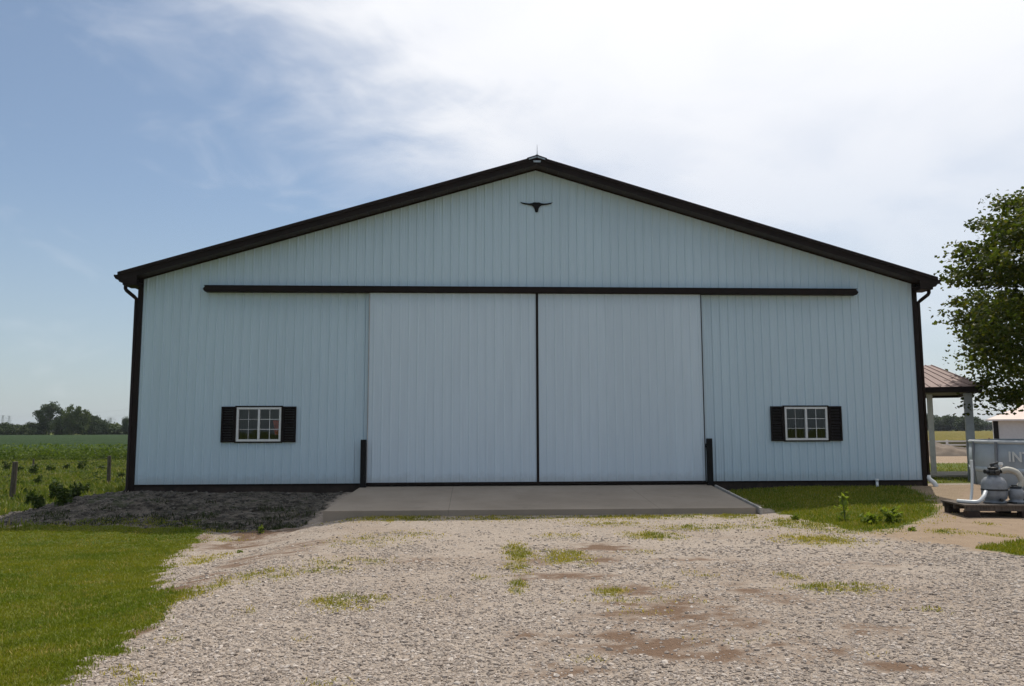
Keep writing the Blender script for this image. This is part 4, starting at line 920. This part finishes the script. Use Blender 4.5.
# filter pump on its platform
pp = at(945, 512); pd = 15.6
plx, ply = float(cf(966, 510, 15.5)[0]), float(cf(946, 510, 15.5)[1]); plz = float(g(plx+.8, ply+.3))
pal = empty('wooden_pallet', (plx, ply, plz), -R(8)); tag(pal, 'low weathered wooden platform on the dirt in front of the pool', 'platform')
tz = .24
mb = MB()
for i in range(7): mb.box(0, 2.3, .0+i*.157, .145+i*.157, tz-.03, tz)
mb.build('deck_boards', M['wood'], pal)
for y in (.02, .5, .98):
    MB().box(.02, 2.28, y, y+.07, tz-.12, tz-.031).build('stringer', M['wood'], pal)
for x in (.05, 1.05, 2.05):
    for y in (0, .85): MB().box(x, x+.22, y, y+.20, -.05, tz-.121).build('block', M['board'], pal)
Mp = pal.matrix_basis
def pw(x, y, z): 
    a = -R(8); return (plx+x*math.cos(a)-y*math.sin(a), ply+x*math.sin(a)+y*math.cos(a), plz+z)
fl = empty('sand_filter', pw(.80, .5, tz)); tag(fl, 'grey domed sand filter tank with black valve on the platform', 'pool filter')
M['tank'] = simple('tank_grey', (.24, .25, .265), .45, var=.18, scale=9); M['blk'] = simple('black_plastic', (.02, .02, .02), .4, var=.2)
MB().lathe([(.20, 0), (.21, .03), (.17, .05), (.215, .09), (.232, .16), (.232, .36), (.215, .44), (.16, .50), (.09, .53), (.085, .56)], n=32).build('tank', M['tank'], fl, sm=True)
v_ = MB(); v_.lathe([(.11, .555), (.12, .58), (.12, .63), (.09, .66), (.10, .68), (.10, .70), (.04, .72), (.03, .78), (.001, .78)], n=20)
v_.tube([(0, 0, .62), (-.19, -.03, .62)], .045, 10); v_.tube([(0, 0, .62), (.19, .04, .62)], .045, 10); v_.tube([(0, 0, .62), (-.02, -.18, .60)], .045, 10); v_.bar((-.05, 0, .75), (.11, -.02, .80), .04, .035)
v_.build('multiport_valve', M['blk'], fl)
MB().lathe([(.2335, .245), (.240, .25), (.240, .275), (.2335, .28)], n=32).build('seam_ring', M['blk'], fl)
MB().tube([(-.02, -.21, .07), (-.03, -.27, .07)], .03, 10).build('drain_plug', M['blk'], fl)
MB().tube([(.09, -.09, .70), (.10, -.10, .76), (.10, -.10, .80)], [.02, .045, .04], 12).build('pressure_gauge', M['pvc'], fl)
pu = empty('pump', pw(1.17, .42, tz)); tag(pu, 'grey pool pump right of the sand filter tank on the platform', 'pump')
MB().lathe([(.14, 0), (.14, .05), (.11, .07), (.135, .10), (.135, .25), (.10, .29), (.02, .30)], n=24).build('strainer', M['tank'], pu, sm=True)
mb = MB(); mb.tube([(.1, 0, .14), (.2, 0, .14), (.22, 0, .14), (.46, 0, .14), (.50, 0, .14)], [.09, .11, .10, .10, .06], 18); mb.box(-.14, .5, -.12, .12, .0, .03); mb.build('motor', M['blk'], pu, bevel=0)
mb = MB(); mb.lathe([(.10, .295), (.115, .31), (.11, .33), (.02, .34)], n=16); mb.bar((-.08, 0, .345), (.08, 0, .345), .03, .03); mb.build('lid', M['blk'], pu)
def hose(pts, r, name, label, mat='pvc'):
    P_ = [Vector(p) for p in pts]; out_ = []
    for i in range(len(P_)-1):
        a, b, c, d = P_[max(i-1, 0)], P_[i], P_[i+1], P_[min(i+2, len(P_)-1)]
        for k in range(10):
            t_ = k/10; out_.append(.5*((2*b)+(c-a)*t_+(2*a-5*b+4*c-d)*t_**2+(3*b-a-3*c+d)*t_**3))
    out_.append(P_[-1]); rs_ = [r*(1+.07*(i % 2)) for i in range(len(out_))]
    tag(MB().tube(out_, rs_, 10).build(name, M[mat], sm=True), label, 'hose')
M['hose'] = simple('aged_hose', (.50, .47, .40), .55, var=.15, scale=14)
hose([pw(.99, .54, tz+.62), pw(1.08, .50, tz+.66), pw(1.22, .44, tz+.60), pw(1.29, .42, tz+.44), pw(1.24, .42, tz+.32)], .055, 'filter_hose', 'thick pale hose arching from the black valve down to the pump', 'hose')
hose([pw(.62, .45, tz+.22), pw(.56, .35, tz+.22), pw(.47, .25, tz+.14), pw(.36, .22, tz+.05), pw(.22, .3, tz+.035), pw(.08, .5, tz+.035)], .036, 'drain_hose', 'white hose running down from the filter tank across the platform')
hose([pw(.53, .80, tz+.84), pw(.53, .80, tz+.55), pw(.50, .78, tz+.25), pw(.43, .7, tz+.03)], .026, 'standpipe_hose', 'thin upright white hose left of the sand filter tank')
hose([pw(1.68, .42, tz+.15), pw(1.85, .25, tz+.16), pw(2.1, .35, tz+.12), pw(2.3, .6, tz+.04)], .03, 'outlet_hose', 'short pale hose leaving the pump at the right edge')
mb = MB(); 
for k in range(5):
    mb.tube([(.13*math.cos(a_)*(1-.1*k), .11*math.sin(a_)*(1-.1*k), .012+.004*k) for a_ in np.linspace(0, 6.1, 24)], .009, 6)
o = mb.build('coiled_tube', simple('blue_tube', (.16, .30, .42), .4, var=.1)); o.location = pw(.30, .5, tz+.005); tag(o, 'pale blue tubing coiled on the left end of the platform', 'tube')

# ------------------------------------------------------------------ far power line
def pylon(u, dist, H, label):
    x, y = hx(u, dist)[:2]; t = MB(); hw = H*.11
    for sx in (-1, 1):
        for sy in (-1, 1): t.bar((sx*hw, sy*hw, 0), (sx*.6, sy*.6, H), .35, .35)
    for k in range(8):
        z0, z1 = H*k/8, H*(k+1)/8; a = hw*(1-k/8)+.6*k/8; b = hw*(1-(k+1)/8)+.6*(k+1)/8
        for sy in (-1, 1): t.bar((-a, sy*a, z0), (b, sy*b, z1), .2, .2); t.bar((a, sy*a, z0), (-b, sy*b, z1), .2, .2)
    for z, w in ((H*.72, 6), (H*.85, 7.5), (H*.97, 5)): t.bar((-w, 0, z), (w, 0, z), .45, .45)
    o = t.build('pylon', M['galv']); o.location = (x, y, -.8); tag(o, label, 'pylon', 'pylons of the far power line'); return x, y
p1 = pylon(2, 1500, 31, 'faint lattice pylon at the far left edge of the horizon'); p2 = pylon(8.5, 1650, 33, 'faint lattice pylon just right of the leftmost one'); p3 = pylon(110, 1100, 20, 'faint small lattice pylon in the gap right of the far tree clump')
wm = MB()
for q in (.72, .97):
    A_ = Vector((p1[0], p1[1], 31*q)); B_ = Vector((float(hx(140, 850)[0]), float(hx(140, 850)[1]), 23*q+3))
    A0 = A_+(A_-B_)*.8
    for a_, b_ in ((A_, B_), (A0, A_)):
        wm.tube([a_.lerp(b_, t_)-Vector((0, 0, 5*math.sin(math.pi*t_))) for t_ in np.linspace(0, 1, 13)], .06, 4)
tag(wm.build('power_lines', M['galv']), 'thin power lines crossing the sky above the far tree clump', 'power line')
# ------------------------------------------------------------------ haze
HAZE = True
if HAZE:
    hb_ = MB().box(-3000, 3000, -60, 4200, -2.2, 60); ho = hb_.build('haze', None)
    mt = bpy.data.materials.new('haze_air'); mt.use_nodes = True; t = mt.node_tree; t.nodes.clear()
    o_ = nd(t, 'ShaderNodeOutputMaterial'); v = nd(t, 'ShaderNodeVolumePrincipled', i_Density=.00010, i_Anisotropy=.2); v.inputs['Color'].default_value = (.86, .92, 1, 1)
    lk(t, v.outputs[0], o_.inputs['Volume']); ho.data.materials.append(mt); tag(ho, kind='stuff')
    tag(ho, 'thin pale air over the far fields', 'haze')
